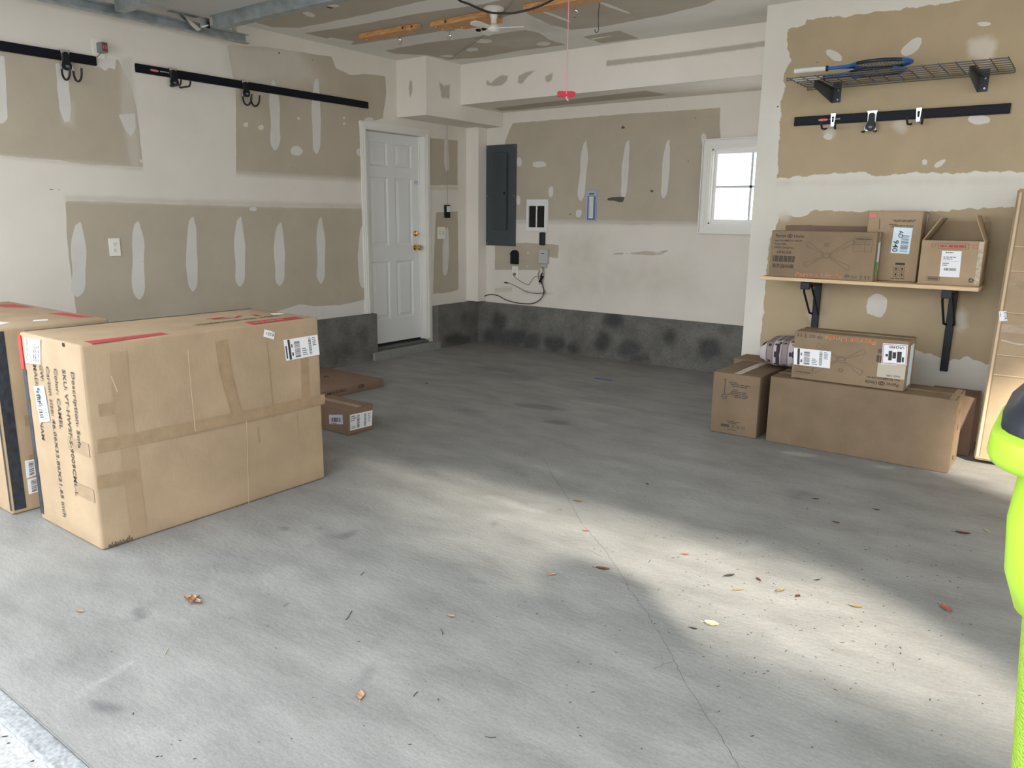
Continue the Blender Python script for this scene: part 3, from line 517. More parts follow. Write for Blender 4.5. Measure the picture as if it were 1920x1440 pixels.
fr = F['right']
tape(t, fr, [(183, 836), (340, 805), (470, 778), (609, 747)], .05); tape(t, fr, [(415, 640), (424, 700), (447, 787)], .055)
tape(t, fr, [(571, 668), (574, 760)], .045); tape(t, fr, [(222, 660), (228, 740), (262, 1005)], .07, cardboard('tape_stain', (.37, .26, .16)), .0005, name='old_tape')
tape(t, fr, [(183, 905), (262, 890)], .055); tape(t, fr, [(185, 770), (225, 763)], .05)
mb = MB()
for p in ([(183, 850), (340, 818.5), (470, 790), (610, 757)], [(500, 640), (506, 690), (512, 762)]): pline(mb, fr, p, .0022, 0, .0009)
for p in ([(352, 655), (357, 720), (366, 808)], [(462, 790), (466, 945)]): pline(mb, fr, p, .003, 1, .0009)
pline(mb, fr, [(420, 662), (426, 690)], .004, 1, .001); pline(mb, fr, [(208, 705), (220, 735)], .003, 1, .001); pline(mb, fr, [(557, 778), (561, 822)], .004, 0, .0009); pline(mb, fr, [(484, 800), (486, 830)], .004, 0, .0009)
for i in range(16):
    x = 204+i*2.9; y = 1029-i*1.0; pline(mb, fr, [(x, y-1.5), (x+.8, y-random.uniform(6, 14))], .0035, 2, .0010)
mb.build('creases', [CREASE, CREASEL, INK], t, recalc=False)
mb = MB(); q = Quad(fr, [(515, 622), (495.8, 617.5), (494, 631), (513, 636.5)]); q = Quad(fr, [(514.8, 622.2), (495.8, 617.4), (493.9, 631), (513, 636.5)]); q.sheet(mb, 0, .0016); q.txt(mb, 'E221', .08, .30, .80, 1, .36, off=.002); q.lines(mb, .05, .4, .0, .2, 1, 1, .002); mb.build('code_sticker', [PAPER, INK], t, recalc=False)
def shiplabel(fr, c, t, name='shipping_label', extra=None, paper=PAPER):
    mb = MB(); q = Quad(fr, c); q.sheet(mb, 0, .0018); q.blk(mb, .10, .165, .02, .98, 1, .0023); q.bars(mb, .28, .44, .08, .85, 1, 26, False, .0023); q.bars(mb, .70, .78, .1, .95, 1, 30, False, .0023)
    q.lines(mb, .19, .25, .1, .9, 1, 2, .0023); q.lines(mb, .50, .66, .1, .5, 1, 4, .0023); q.lines(mb, .82, .96, .5, .95, 1, 5, .0023); q.blk(mb, .02, .06, .1, .7, 1, .0023) if extra is None else None
    return mb.build(name, [paper, INK], t, recalc=False)
mb = MB(); rect(mb, F['front'], .415, .432, .842, .858, 0, .0012); mb.build('torn_hole', DKT, t, recalc=False)
shiplabel(fr, [(536.7, 676.7), (599, 664.6), (594.6, 627.5), (531.3, 637.5)], t)
# --- second sofa carton at the far left
t, F = carton('shipping_box', (-4.4, 1.56, 0), -4.99, -3.83, 1.30, 1.825, 0, .862, CB, 'large cardboard box at the left edge with a black taped corner, behind the sofa box', bev=.012)
fr = F['right']; tape(t, fr, [(.036, .02), (.036, .85)], .050, BTAPE, .001, px=False, name='black_edge_tape'); tape(t, F['front'], [(1.152, .02), (1.152, .85)], .012, BTAPE, .001, px=False, name='black_edge_tape')
tape(t, fr, [(.10, .43), (.5, .43)], .05, TAPE, .0006, px=False); tape(t, fr, [(.10, .24), (.5, .24)], .05, TAPE, .0006, px=False)
mb = MB(); q = Quad(F['top'], [(147, 595.5), (176, 595.0), (118, 586.3), (90, 588.3)]); q.sheet(mb, 0, .0014); mb.build('red_stripe', REDI, t, recalc=False); mb = MB(); q = Quad(F['top'], [(8, 576.3), (62, 577.3), (27, 570.5), (-10, 572)]); q.sheet(mb, 0, .0014); mb.build('red_stripe', REDI, t, recalc=False)
mb = MB(); q = Quad(F['top'], [(62, 602.3), (90, 600.6), (90, 599), (62, 600.6)]); q.sheet(mb, 0, .0016); mb.build('top_label', PAPER, t, recalc=False); mb = MB(); q = Quad(F['top'], [(-8, 610), (12, 607), (20, 605.5), (-8, 603)]); q.sheet(mb, 0, .0016); mb.build('top_label', PAPER, t, recalc=False)
for c in ([(50, 897), (46.5, 864), (66, 860.5), (68, 890)], [(54, 927), (51, 899), (71, 894), (74, 921)]):
    mb = MB(); q = Quad(fr, c); q.sheet(mb, 0, .0018); q.bars(mb, .1, .9, .3, .8, 1, 18, True, .0023); mb.build('barcode_label', [PAPER, INKF], t, recalc=False)
# --- flat box and small parcel behind the sofa carton
t, F = carton('flat_box', (-4.9, 3.9, 0), -5.30, -4.53, 3.42, 4.32, .001, .066, CBd, 'thin flat brown cardboard box marked A88 lying on the floor near the left kerb', bev=.004)
mb = MB(); text(mb, F['right'], 'A88', (671, 729.5), (683, 726.2), .032); text(mb, F['right'], '3 AM10-R24360', (607, 743.5), (649.5, 733.5), .024); mb.build('printed_text', INK, t, recalc=False)
mb = MB(); pline(mb, F['top'], [(607, 708), (613, 705), (616, 706.5)], .02); mb.build('printed_mark', INK, t, recalc=False)
t, F = carton('parcel', (-3.85, 3.26, 0), -4.06, -3.645, 3.155, 3.375, .001, .168, CBd, 'small dark brown cardboard parcel with two white labels beside the sofa box', bev=.004)
mb = MB(); q = Quad(F['front'], [(618, 795), (643.5, 795.5), (642, 777.5), (616.8, 777.8)]); q.sheet(mb, 0, .0014); q.bars(mb, .15, .85, .25, .70, 1, 20, True, .0018); q.lines(mb, .1, .7, .02, .18, 1, 1, .0018); mb.build('barcode_label', [mat('label_lilac', (.60, .60, .68), .5), INK], t, recalc=False)
mb = MB(); q = Quad(F['right'], [(656.5, 807.8), (697, 797.5), (698.3, 769), (656, 778)]); q.sheet(mb, 0, .0014); q.lines(mb, .04, .28, .55, .95, 1, 3, .0018); q.bars(mb, .30, .42, .1, .9, 1, 24, False, .0018); q.bars(mb, .62, .72, .1, .9, 1, 28, False, .0018); q.lines(mb, .06, .25, .1, .3, 1, 2, .0018); q.lines(mb, .8, .95, .3, .9, 1, 5, .0018); mb.build('shipping_label', [PAPER, INK], t, recalc=False)
tape(t, F['top'], [(.0, .11), (.41, .11)], .05, TAPE, .0007, px=False)
# --- stack on the right
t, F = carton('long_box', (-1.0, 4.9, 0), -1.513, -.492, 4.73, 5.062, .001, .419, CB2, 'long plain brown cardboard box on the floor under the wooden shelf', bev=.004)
tape(t, F['top'], [(.0, .166), (1.02, .166)], .05, TAPE, .0007, px=False); tape(t, F['top'], [(.995, .0), (.995, .33)], .03, TAPE, .0008, px=False)
mb = MB(); pline(mb, F['top'], [(.02, .166), (1.0, .166)], .003, 0, .0012, False); pline(mb, F['right'], [(.01, .0), (.01, .41)], .004, 0, .001, False)
for i, s_ in enumerate(('L', '1', '-', '0')): text(mb, F['right'], s_, (.17, .33-.09*i), (.17, .30-.09*i), .04, 0, .0012, px=False)
rect(mb, F['right'], .13, .155, .045, .07, 0); mb.build('creases', [INKF], t, recalc=False)
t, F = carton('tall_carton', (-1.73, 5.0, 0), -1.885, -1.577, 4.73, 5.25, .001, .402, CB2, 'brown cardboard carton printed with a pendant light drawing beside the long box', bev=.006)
fr = F['front']; mb = MB()
def circ(fr, cx, cy, r, wd, mb, mi=0, n=18, ry=None, off=.0012): pline(mb, fr, [(cx+r*math.cos(2*math.pi*i/n), cy+(ry or r)*math.sin(2*math.pi*i/n)) for i in range(n+1)], wd, mi, off, False)
def linestext(mb, fr, x0, y0, ws, h, mi=0):
    rr = random.Random(5)
    for i, (dx_, w_) in enumerate(ws):
        x = x0+dx_; e = x+w_; y = y0-i*h*2.1
        while x < e: q_ = min(e, x+rr.uniform(.008, .03)); rect(mb, fr, x, q_, y, y+h, mi, .0012); x = q_+.004
pline(mb, fr, [(.083, .360), (.083, .262)], .004, 0, .0012, False); pline(mb, fr, [(.073, .360), (.093, .360)], .004, 0, .0012, False); circ(fr, .083, .246, .016, .004, mb); pline(mb, fr, [(.073, .246), (.093, .246)], .003, 0, .0012, False)
linestext(mb, fr, .11, .342, ((0, .05), (.01, .13), (.02, .10), (.0, 0), (.03, .03), (.02, .10), (.01, .11), (-.01, .14), (.04, .08)), .0055)
linestext(mb, fr, .11, .085, ((0, .09), (.01, .06)), .005); rect(mb, fr, .075, .130, .047, .064, 0, .0012)
for i in range(3): pline(mb, fr, [(.145+i*.033, .046), (.168+i*.033, .046), (.168+i*.033, .066), (.145+i*.033, .066)], .0016, 0, .0012, False, True); rect(mb, fr, .153+i*.033, .160+i*.033, .051, .060, 0, .0012)
linestext(mb, fr, .12, .03, ((0, .06),), .004); mb.build('printing', INK, t, recalc=False)
tape(t, F['top'], [(.154, .0), (.154, .51)], .05, TAPE2, .0008, px=False)
t, F = carton('tall_carton', (-1.78, 5.41, 0), -1.965, -1.60, 5.29, 5.535, .001, .402, CBd, 'brown cardboard carton against the wall, under the patterned pillow and behind the pendant carton', bev=.006)
def fandesign(fr, W, H, t, flip=False):
    mk = lambda u, v: (W-u*W, H-v*H) if flip else (u*W, v*H)
    mb = MB()
    def tx(s_, u0, u1, v, h, m_=0): text(mb, fr, s_, mk(u0, v), mk(u1, v), h, m_, .0012, px=False)
    tx('Parrot', .045, .145, .855, .021); tx('Uncle', .225, .325, .855, .021)
    cx, cy_ = mk(.185, .885); circ(fr, cx, cy_, .016, .0035, mb, ry=.010); circ(fr, cx, cy_, .006, .004, mb)
    tx('Item No.:#BBCPS1268-A4', .04, .31, .77, .011); tx('Finish: NBR', .04, .155, .695, .011); tx('DESC:Ceiling Fan', .04, .23, .62, .011); tx('HFALGR', .07, .215, .51, .017)
    for i in range(30):
        if i % 3 != 2 or i % 2: u = .035+i*.0073; a = mk(u, .33); b = mk(u, .46); pline(mb, fr, [a, b], .0022+.0016*(i % 2), 0, .0012, False)
    tx('BBCPS1268-A4-NBR', .035, .25, .20, .026)
    c = (.555, .50)
    for bx, by, s_ in ((.36, .74, 1), (.80, .80, -1), (.35, .28, -1), (.78, .24, 1)):
        d_ = np.array([(bx-c[0])*W, (by-c[1])*H]); L = np.linalg.norm(d_); d_ = d_/L; n_ = np.array([-d_[1], d_[0]])
        o = np.array([c[0]*W, c[1]*H])
        P = [o+d_*.03+n_*.004, o+d_*.07+n_*.006, o+d_*L*.97+n_*.017, o+d_*L-n_*.013, o+d_*.07-n_*.006, o+d_*.03-n_*.004]
        P = [(W-p[0], H-p[1]) if flip else tuple(p) for p in P]; pline(mb, fr, P, .0016, 1, .0012, False, True)
    cx, cy_ = mk(*c); circ(fr, cx, cy_, .026, .002, mb, 1, ry=.018); circ(fr, cx, cy_+(.003 if flip else -.003), .020, .0016, mb, 1, ry=.010); cx, cy_ = mk(.55, .72); circ(fr, cx, cy_, .016, .0015, mb, 1, ry=.009); circ(fr, cx, cy_, .009, .0015, mb, 1, ry=.008)
    a = mk(.80, .60); b = mk(.965, .90); pline(mb, fr, [a, (b[0], a[1]), b, (a[0], b[1])], .0014, 1, .0012, False, True); pline(mb, fr, [mk(.80, .80), mk(.965, .80)], .0014, 1, .0012, False); pline(mb, fr, [mk(.90, .60), mk(.90, .80)], .0014, 1, .0012, False)
    tx('OPENBOX&FAN', .815, .955, .84, .010); tx('x x.x x', .815, .885, .74, .006, 1); tx('x.xxx', .915, .95, .74, .006, 1)
    # handling marks: umbrella, wording, glass, two arrows
    cx, cy_ = mk(.765, .08); sg = -1 if flip else 1
    pline(mb, fr, [(cx-.014*sg, cy_), (cx-.008*sg, cy_+.010*sg), (cx+.008*sg, cy_+.010*sg), (cx+.014*sg, cy_)], .003, 0, .0012, False, True); pline(mb, fr, [(cx, cy_), (cx, cy_-.014*sg)], .002, 0, .0012, False)
    tx('KEEP DRY', .80, .865, .085, .006, 1); tx('HANDLE', .805, .86, .05, .006, 1)
    cx, cy_ = mk(.895, .07); pline(mb, fr, [(cx-.007*sg, cy_+.012*sg), (cx-.004*sg, cy_), (cx+.004*sg, cy_), (cx+.007*sg, cy_+.012*sg)], .002, 0, .0012, False, True); pline(mb, fr, [(cx, cy_), (cx, cy_-.012*sg)], .002, 0, .0012, False); pline(mb, fr, [(cx-.006, cy_-.012*sg), (cx+.006, cy_-.012*sg)], .002, 0, .0012, False)
    for u in (.935, .965): a = mk(u, .03); b = mk(u, .11); pline(mb, fr, [a, b], .0035, 0, .0012, False); pline(mb, fr, [(b[0]-.006, b[1]-.006*sg), b, (b[0]+.006, b[1]-.006*sg)], .002, 0, .0012, False)
    mb.build('printing', [INK, INKF], t, recalc=False)
    mb = MB(); text(mb, fr, 'Parrot Uncle', mk(.27, .035), mk(.72, .035), .030, 0, .001, px=False); mb.build('orange_lettering', ORI, t, recalc=False)
t, F = carton('fan_box', (-1.09, 4.88, .42), -1.401, -.768, 4.765, 5.0, .4215, .712, CBf, 'ceiling fan box lying upside down on the long box, with a battery warning label', bev=.006)
fandesign(F['front'], .633, .29, t, True); tape(t, F['top'], [(.0, .117), (.633, .117)], .05, TAPE2, .0008, px=False); tape(t, F['right'], [(.117, .0), (.117, .29)], .05, TAPE2, .0008, px=False)
shiplabel(F['front'], [(1488.2, 683), (1556, 690.7), (1558.5, 659), (1489, 651.7)], t, extra=1)
mb = MB(); rect(mb, F['front'], .485, .632, .07, .15, 0, .0014); mb.build('pale_tape', mat('pale_tape', (.50, .43, .33), .5), t, recalc=False)
mb = MB(); q = Quad(F['front'], [(1702.6, 646.5), (1655.7, 643.3), (1652.5, 682.4), (1700, 685)]); q.sheet(mb, 0, .0022); pts = [q.m(.04, .05), q.m(.96, .05), q.m(.96, .95), q.m(.04, .95)]; pline(mb, F['front'], pts, .003, 2, .0027, False, True)
q.txt(mb, 'UN3480', .14, .10, .74, 1, .13, off=.0027); q.blk(mb, .22, .40, .36, .88, 1, .0027); q.blk(mb, .44, .58, .40, .70, 1, .0027); q.blk(mb, .60, .74, .34, .80, 1, .0027); q.blk(mb, .12, .20, .62, .86, 1, .0027); q.blk(mb, .76, .86, .5, .62, 1, .0027)
mb.build('warning_label', [PAPER, INK, REDI], t, recalc=False)
mb = MB(); rect(mb, F['right'], .06, .17, .02, .26, 0, .0014); mb.build('end_label', PAPERB, t, recalc=False)
# pillow of patterned cloth
PIL = bpy.data.materials.new('patterned_cloth'); PIL.use_nodes = True; nt = PIL.node_tree; b = nt.nodes['Principled BSDF']; b.inputs['Roughness'].default_value = .9
tc = nd(nt, 'ShaderNodeTexCoord'); sp_ = nd(nt, 'ShaderNodeSeparateXYZ'); nt.links.new(tc.outputs['UV'], sp_.inputs[0])
def mth(op, a, b_=None, cl=False):
    n = nd(nt, 'ShaderNodeMath', operation=op, use_clamp=cl)
    for i, x in enumerate((a, b_)):
        if x is None: continue
        if isinstance(x, (int, float)): n.inputs[i].default_value = x
        else: nt.links.new(x, n.inputs[i])
    return n.outputs[0]
u = mth('MULTIPLY', sp_.outputs[0], 5.0); fu = mth('FRACT', u); row = mth('FLOOR', u)
vv_ = mth('MULTIPLY', sp_.outputs[1], 6.0); fv = mth('FRACT', mth('ADD', vv_, mth('MULTIPLY', row, .35)))
def box1(x, c, h): return mth('LESS_THAN', mth('ABSOLUTE', mth('SUBTRACT', x, c)), h)
def ell(cx, cy__, rx, ry): a = mth('DIVIDE', mth('SUBTRACT', fu, cx), rx); b_ = mth('DIVIDE', mth('SUBTRACT', fv, cy__), ry); return mth('LESS_THAN', mth('ADD', mth('MULTIPLY', a, a), mth('MULTIPLY', b_, b_)), 1.)
mot = mth('MAXIMUM', ell(.33, .5, .13, .28), ell(.44, .80, .09, .13))       # animal body and head motif
for x_, y_ in ((.16, .33), (.16, .66)): mot = mth('MAXIMUM', mot, mth('MULTIPLY', box1(fu, x_, .08), box1(fv, y_, .09)))
mot = mth('MAXIMUM', mot, mth('MULTIPLY', box1(fu, .33, .13), box1(fv, .95, .04)))
edge = mth('MAXIMUM', box1(fu, .56, .018), box1(fu, .97, .018)); dots = mth('MULTIPLY', box1(fu, .76, .1), mth('LESS_THAN', mth('ABSOLUTE', mth('SUBTRACT', mth('FRACT', mth('MULTIPLY', fv, 2.)), .5)), .16))
band = mth('MULTIPLY', box1(fu, .765, .19), 1.)
r1 = nd(nt, 'ShaderNodeMix', data_type='RGBA'); nt.links.new(band, r1.inputs[0]); r1.inputs[6].default_value = (.55, .50, .50, 1); r1.inputs[7].default_value = (.33, .26, .25, 1)
r2 = nd(nt, 'ShaderNodeMix', data_type='RGBA'); nt.links.new(mth('MAXIMUM', mth('MAXIMUM', mot, edge), dots), r2.inputs[0]); nt.links.new(r1.outputs[2], r2.inputs[6]); r2.inputs[7].default_value = (.06, .035, .045, 1); nt.links.new(r2.outputs[2], b.inputs['Base Color'])
def pillow(cx, cy_, cz, a, b_, h, rz, tilt):
    n = 28; bm = bmesh.new(); uvl = bm.loops.layers.uv.new('uv'); g = {}
    for side in (1, -1):
        for i in range(n+1):
            for j in range(n+1):
                s_ = -1+2*i/n; t_ = -1+2*j/n; k = ((1-abs(s_)**4)*(1-abs(t_)**4)); z = side*h*(max(k, 0))**.32
                pin = 1-.10*(1-(1-abs(s_))*(1-abs(t_)))*(1-max(abs(s_), abs(t_))**4)
                wr = .006*math.sin(9*s_+4*t_)*(1-k)
                if side == -1 and (i in (0, n) or j in (0, n)): g[(side, i, j)] = g[(1, i, j)]; continue
                g[(side, i, j)] = bm.verts.new((s_*a*(.95+.05*t_*t_), t_*b_*(.95+.05*s_*s_), z*.5+wr))
    for side in (1, -1):
        for i in range(n):
            for j in range(n):
                q_ = [(i, j), (i+1, j), (i+1, j+1), (i, j+1)]
                if side == -1: q_ = q_[::-1]
                f = bm.faces.new([g[(side,)+p] for p in q_])
                for l, p in zip(f.loops, q_): l[uvl].uv = (p[0]/n, p[1]/n)
                f.smooth = True
    me = bpy.data.meshes.new('pillow'); bm.to_mesh(me); bm.free(); me.materials.append(PIL); o = bpy.data.objects.new('pillow', me); C.objects.link(o); o.location = (cx, cy_, cz); o.rotation_euler = (tilt[0], tilt[1], rz)
    return o
tag(pillow(-1.50, 5.272, .502, .24, .19, .19, math.radians(6), (math.radians(0), math.radians(0), 0)), 'cushion in white and dark maroon animal print cloth lying behind the low fan box', 'pillow')
# box in shade behind the long box
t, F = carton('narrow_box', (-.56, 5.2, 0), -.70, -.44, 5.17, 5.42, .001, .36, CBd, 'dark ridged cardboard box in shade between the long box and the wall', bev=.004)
# tall leaning carton
def leaning():
    t = empty('flat_packed_box', (-.13, 5.1, 0), 'tall narrow cardboard box leaning against the wall at the right edge', 'box')
    ang = math.atan2(.34, 1.54); ax = Vector((1, 0, 0)); R = Matrix.Rotation(-ang, 4, 'X'); o = Vector((-.405, 5.05, .002)); W, D, Hh = .60, .11, 1.575
    Uv = np.array([1, 0, 0.]); Vv = np.array(R @ Vector((0, 0, 1))); Nn = np.array(R @ Vector((0, -1, 0)))
    o2 = np.array(o)+np.array([0, 0, D*math.sin(ang)*0])
    P = [o2, o2+Uv*W, o2+Uv*W-Nn*D, o2-Nn*D]
    lift = -min(p[2] for p in P)+.002; P = [p+np.array([0, 0, lift]) for p in P]
    bm = bmesh.new(); vs_ = [bm.verts.new(p) for p in P]+[bm.verts.new(p+Vv*Hh) for p in P]
    for f in ((0, 1, 2, 3), (7, 6, 5, 4), (0, 4, 5, 1), (1, 5, 6, 2), (2, 6, 7, 3), (3, 7, 4, 0)): bm.faces.new([vs_[i] for i in f])
    bmesh.ops.recalc_face_normals(bm, faces=bm.faces); bmesh.ops.bevel(bm, geom=list(bm.edges), offset=.008, segments=3, affect='EDGES')
    mb = MB(); bm.verts.index_update(); mb.add([v.co for v in bm.verts], [[v.index for v in f.verts] for f in bm.faces]); bm.free(); mb.build('carton', CBp, t, smooth=35)
    fr = Frame(P[0], Uv, Vv); mb = MB()
    for v in (.50, .615, .86, 1.1, 1.24): pline(mb, fr, [(.03, v), (.57, v)], .0035, 1, .001, False); pline(mb, fr, [(.03, v-.006), (.57, v-.006)], .003, 0, .001, False)
    pline(mb, fr, [(.018, .02), (.018, 1.55)], .012, 1, .001, False); pline(mb, fr, [(.030, .02), (.030, 1.55)], .003, 0, .001, False); mb.build('creases', [CREASE, CREASEL], t, recalc=False)
    mb = MB()
    for v in (.77, 1.02): rect(mb, fr, .03, .20, v-.025, v+.025, 0, .0008)
    mb.build('tape', TAPE, t, recalc=False)
    mb = MB(); pline(mb, fr, [(.04, .70), (.12, .685), (.25, .69)], .010, 0, .001, False); mb.build('wrinkled_tape', TAPE2, t, recalc=False)
    mb = MB(); q = Quad(fr, [(1888.5, 583.5), (1889.5, 600.8), (1874, 602.5), (1873.2, 584.2)]); q = Quad(fr, [(1887.3, 582.8), (1889, 601.3), (1874.2, 602.5), (1873, 584)]); q.sheet(mb, 0, .0016); q.txt(mb, '0136', .12, .32, .88, 1, .40, off=.002); q.lines(mb, .1, .7, .78, .95, 1, 1, .002); mb.build('code_sticker', [PAPER, INK], t, recalc=False)
leaning()
# ================================================================ wooden shelf with its brackets and boxes
ws = MB(); ws.box(-1.79, -.512, 5.20, 5.552, .977, 1.0, bev=.003); so_ = solo(ws, 'wall_shelf', SHELFW, (-1.15, 5.37, .977), 'pale pine board shelf on two black folding brackets, loaded with boxes', 'shelf')
def fold_bracket(x, z0, label):
    t = empty('shelf_bracket', (x, YS, z0), label, 'bracket', 'folding brackets under the wooden shelf')
    MB().box(x-.022, x+.022, YS-.03, YS-.0015, z0, .974, bev=.003).build('upright', BLKM, t)
    mb = MB(); mb.box(x-.02, x-.015, 5.24, YS-.031, .935, .9745).box(x+.015, x+.02, 5.24, YS-.031, .935, .9745).box(x-.02, x+.02, 5.24, YS-.031, .9705, .9745).box(x-.028, x+.028, 5.225, 5.262, .925, .9745, bev=.004); mb.build('arm', BLKM, t)
    for s_ in (-1, 1):
        MB().tube([(x+s_*.024, 5.30, .948), (x+s_*.03, 5.33, .90), (x+s_*.03, 5.50, .745), (x+s_*.02, 5.53, .735)], .0075, 8).build('strut', BLKM, t, smooth=50)
fold_bracket(-1.50, .437, 'black folding shelf bracket at the left, its foot behind the low fan box'); fold_bracket(-.675, .437, 'black folding shelf bracket at the right, its upright ending above the long box')
t, F = carton('fan_box', (-1.41, 5.33, 1.0), -1.737, -1.087, 5.205, 5.36, 1.001, 1.304, CBf, 'ceiling fan box standing at the left end of the wooden shelf', bev=.006)
fandesign(F['front'], .65, .303, t); tape(t, F['right'], [(.077, .0), (.077, .30)], .05, TAPE2, .0007, px=False)
mb = MB(); rect(mb, F['right'], .05, .11, .07, .24, 0, .0014); mb.build('end_label', PAPER, t, recalc=False); mb = MB(); rect(mb, F['right'], .03, .10, .05, .12, 0, .0018); mb.build('green_sticker', GREENL, t, recalc=False)
t, F = carton('flat_box', (-1.47, 5.5, 1.0), -1.735, -1.20, 5.47, 5.548, 1.001, 1.335, CBd, 'brown box edge showing behind the fan box on the shelf', bev=.005)
mb = MB(); mb.box(-1.70, -1.58, 5.462, 5.53, 1.3355, 1.339, bev=.001); mb.build('shiny_tape', TAPE2, t)
t, F = carton('pendant_carton', (-1.02, 5.42, 1.0), -1.185, -.872, 5.365, 5.552, 1.001, 1.434, CBp, 'upright cardboard carton with a pale blue 940 label between fan box and open box', bev=.006)
fr = F['front']; mb = MB(); pline(mb, fr, [(1649.7, 409.5), (1649, 430)], .003); linestext(mb, fr, .145, .375, ((0, .13), (.01, .11), (0, 0), (-.02, .05), (.0, .12), (-.01, .13), (.02, .09)), .004)
rect(mb, fr, .188, .243, .102, .116, 0, .0012)
for i, (u, v) in enumerate(((.183, .065), (.218, .065), (.183, .030), (.218, .030))): pline(mb, fr, [(u, v), (u+.026, v), (u+.026, v+.026), (u, v+.026)], .0018, 0, .0012, False, True); rect(mb, fr, u+.008, u+.018, v+.006, v+.020, 0, .0012)
linestext(mb, fr, .17, .016, ((0, .08),), .004); mb.build('printing', INK, t, recalc=False)
mb = MB(); q = Quad(fr, [(1676.5, 425.9), (1669.5, 474), (1704.4, 476.4), (1711.7, 427.2)]); q = Quad(fr, [(1676.5, 425.9), (1669.5, 474), (1704.4, 476.4), (1711.7, 427.2)]); q.sheet(mb, 0, .0018); q.txt(mb, '940', .50, .08, .95, 1, .30, off=.0023); q.bars(mb, .30, .92, .48, .88, 1, 18, True, .0023); q.txt(mb, 'AD', .12, .30, .40, 1, .26, off=.0023); mb.build('barcode_label', [PAPERB, INK], t, recalc=False)
mb = MB(); rect(mb, fr, .005, .05, .395, .413, 0, .0014); mb.build('red_tape', mat('red_tape', (.6, .08, .07), .25), t, recalc=False); mb = MB(); rect(mb, F['right'], .13, .17, .28, .415, 0, .0014); mb.build('side_label', PAPERB, t, recalc=False)
tape(t, F['top'], [(.0, .094), (.31, .094)], .06, TAPE2, .0008, px=False)
# open box: four walls, bottom and four flaps
t = empty('open_box', (-.68, 5.41, 1.0), 'open cardboard box with raised side flaps at the right end of the shelf', 'box')
x0, x1, y0, y1, z0, z1 = -.848, -.520, 5.285, 5.535, 1.001, 1.262; th = .006
mb = MB(); mb.box(x0, x1, y0, y0+th, z0, z1).box(x0, x1, y1-th, y1, z0, z1).box(x0, x0+th, y0+th, y1-th, z0, z1).box(x1-th, x1, y0+th, y1-th, z0, z1).box(x0+th, x1-th, y0+th, y1-th, z0, z0+th); mb.build('carton', CBp, t)
def flap(a, b, tip, name='flap'):      # a,b: hinge ends; tip: offset of far edge
    a, b, tip = np.array(a), np.array(b), np.array(tip); n_ = np.cross(b-a, tip); n_ = n_/np.linalg.norm(n_)*th
    MB().prism([a, b, b+tip, a+tip], n_).build(name, CBp, t)
flap((x0, y0+.004, z1), (x0, y1-.004, z1), (.085, 0, .135)); flap((x1, y1-.004, z1), (x1, y0+.004, z1), (-.062, 0, .150)); flap((x0+.01, y1-.001, z1), (x1-.01, y1-.001, z1), (0, .012, .11))
F = frames(x0, x1, y0, y1, z0, z1); fr = F['front']; mb = MB()
for a, b in ((.055, .075), (.27, .305)): pline(mb, fr, [(a, .222), (b, .222), (b, .240), (a, .240)], .002, 0, .0012, False, True)
pline(mb, fr, [(.09, .214), (.25, .214), (.25, .244), (.09, .244)], .0025, 0, .0012, False, True); linestext(mb, fr, .10, .224, ((0, .035),), .010); linestext(mb, fr, .145, .222, ((0, .09),), .014); mb.build('red_printing', REDI, t, recalc=False)
mb = MB(); q = Quad(fr, [(1761, 518.4), (1798.5, 520.2), (1803.5, 471), (1766.5, 470)]); q.sheet(mb, 0, .0018); q.lines(mb, .2, .8, .9, .98, 1, 1, .0022); q.bars(mb, .2, .82, .24, .34, 1, 26, True, .0022); q.lines(mb, .1, .9, .66, .80, 1, 2, .0022); q.lines(mb, .1, .5, .42, .56, 1, 2, .0022); q.blk(mb, .08, .92, .60, .605, 1, .0022); mb.build('address_label', [PAPER, INKF], t, recalc=False)
mb = MB(); pline(mb, fr, [(.05, .022), (.118, .022), (.118, .045), (.05, .045)], .0016, 0, .0012, False, True)
for i in range(14): rect(mb, fr, .057+i*.004, .059+i*.004, .026, .041, 0, .0012)
for k in range(3):
    a = math.radians(90+120*k); c_ = np.array([.283, .034]); p = c_+np.array([math.cos(a), math.sin(a)])*.017; b1_ = math.radians(90+120*(k+1)); p2 = c_+np.array([math.cos(b1_), math.sin(b1_)])*.017
    pline(mb, fr, [tuple(p*.85+p2*.15), tuple(p*.25+p2*.75)], .007, 0, .0012, False)
mb.build('printing', INK, t, recalc=False); mb = MB(); rect(mb, fr, .300, .326, 0.004, .258, 0, .0014); mb.build('shiny_tape', TAPE2, t, recalc=False)
# ================================================================ wire shelf, brackets, rackets
t = empty('wire_shelf', (-1.1, 5.33, 2.235), 'grey wire mesh shelf mounted high on the tan wall, holding rackets', 'shelf'); mb = MB()
x0, x1, y0, y1, z = -1.692, -.515, 5.115, 5.545, 2.235
for i in range(7): y = y0+(y1-y0)*i/6; mb.tube([(x0, y, z), (x1, y, z)], .0035 if i in (0, 6) else .0027, 6)
for i in range(15): x = x0+(x1-x0)*i/14; mb.tube([(x, y0, z+.006), (x, y1, z+.006)], .0027, 6)
mb.build('wire_mesh', WIRE, t); mb = MB(); mb.tube([(x0, y0, z-.012), (x1, y0, z-.012)], .003, 6).tube([(x0, y1, z-.012), (x1, y1, z-.012)], .003, 6)
for x in (x0, (x0+x1)/2, x1): mb.tube([(x, y0, z), (x, y0, z-.012)], .0024, 5).tube([(x, y1, z), (x, y1, z-.012)], .0024, 5)
mb.build('lip', WIRE, t)
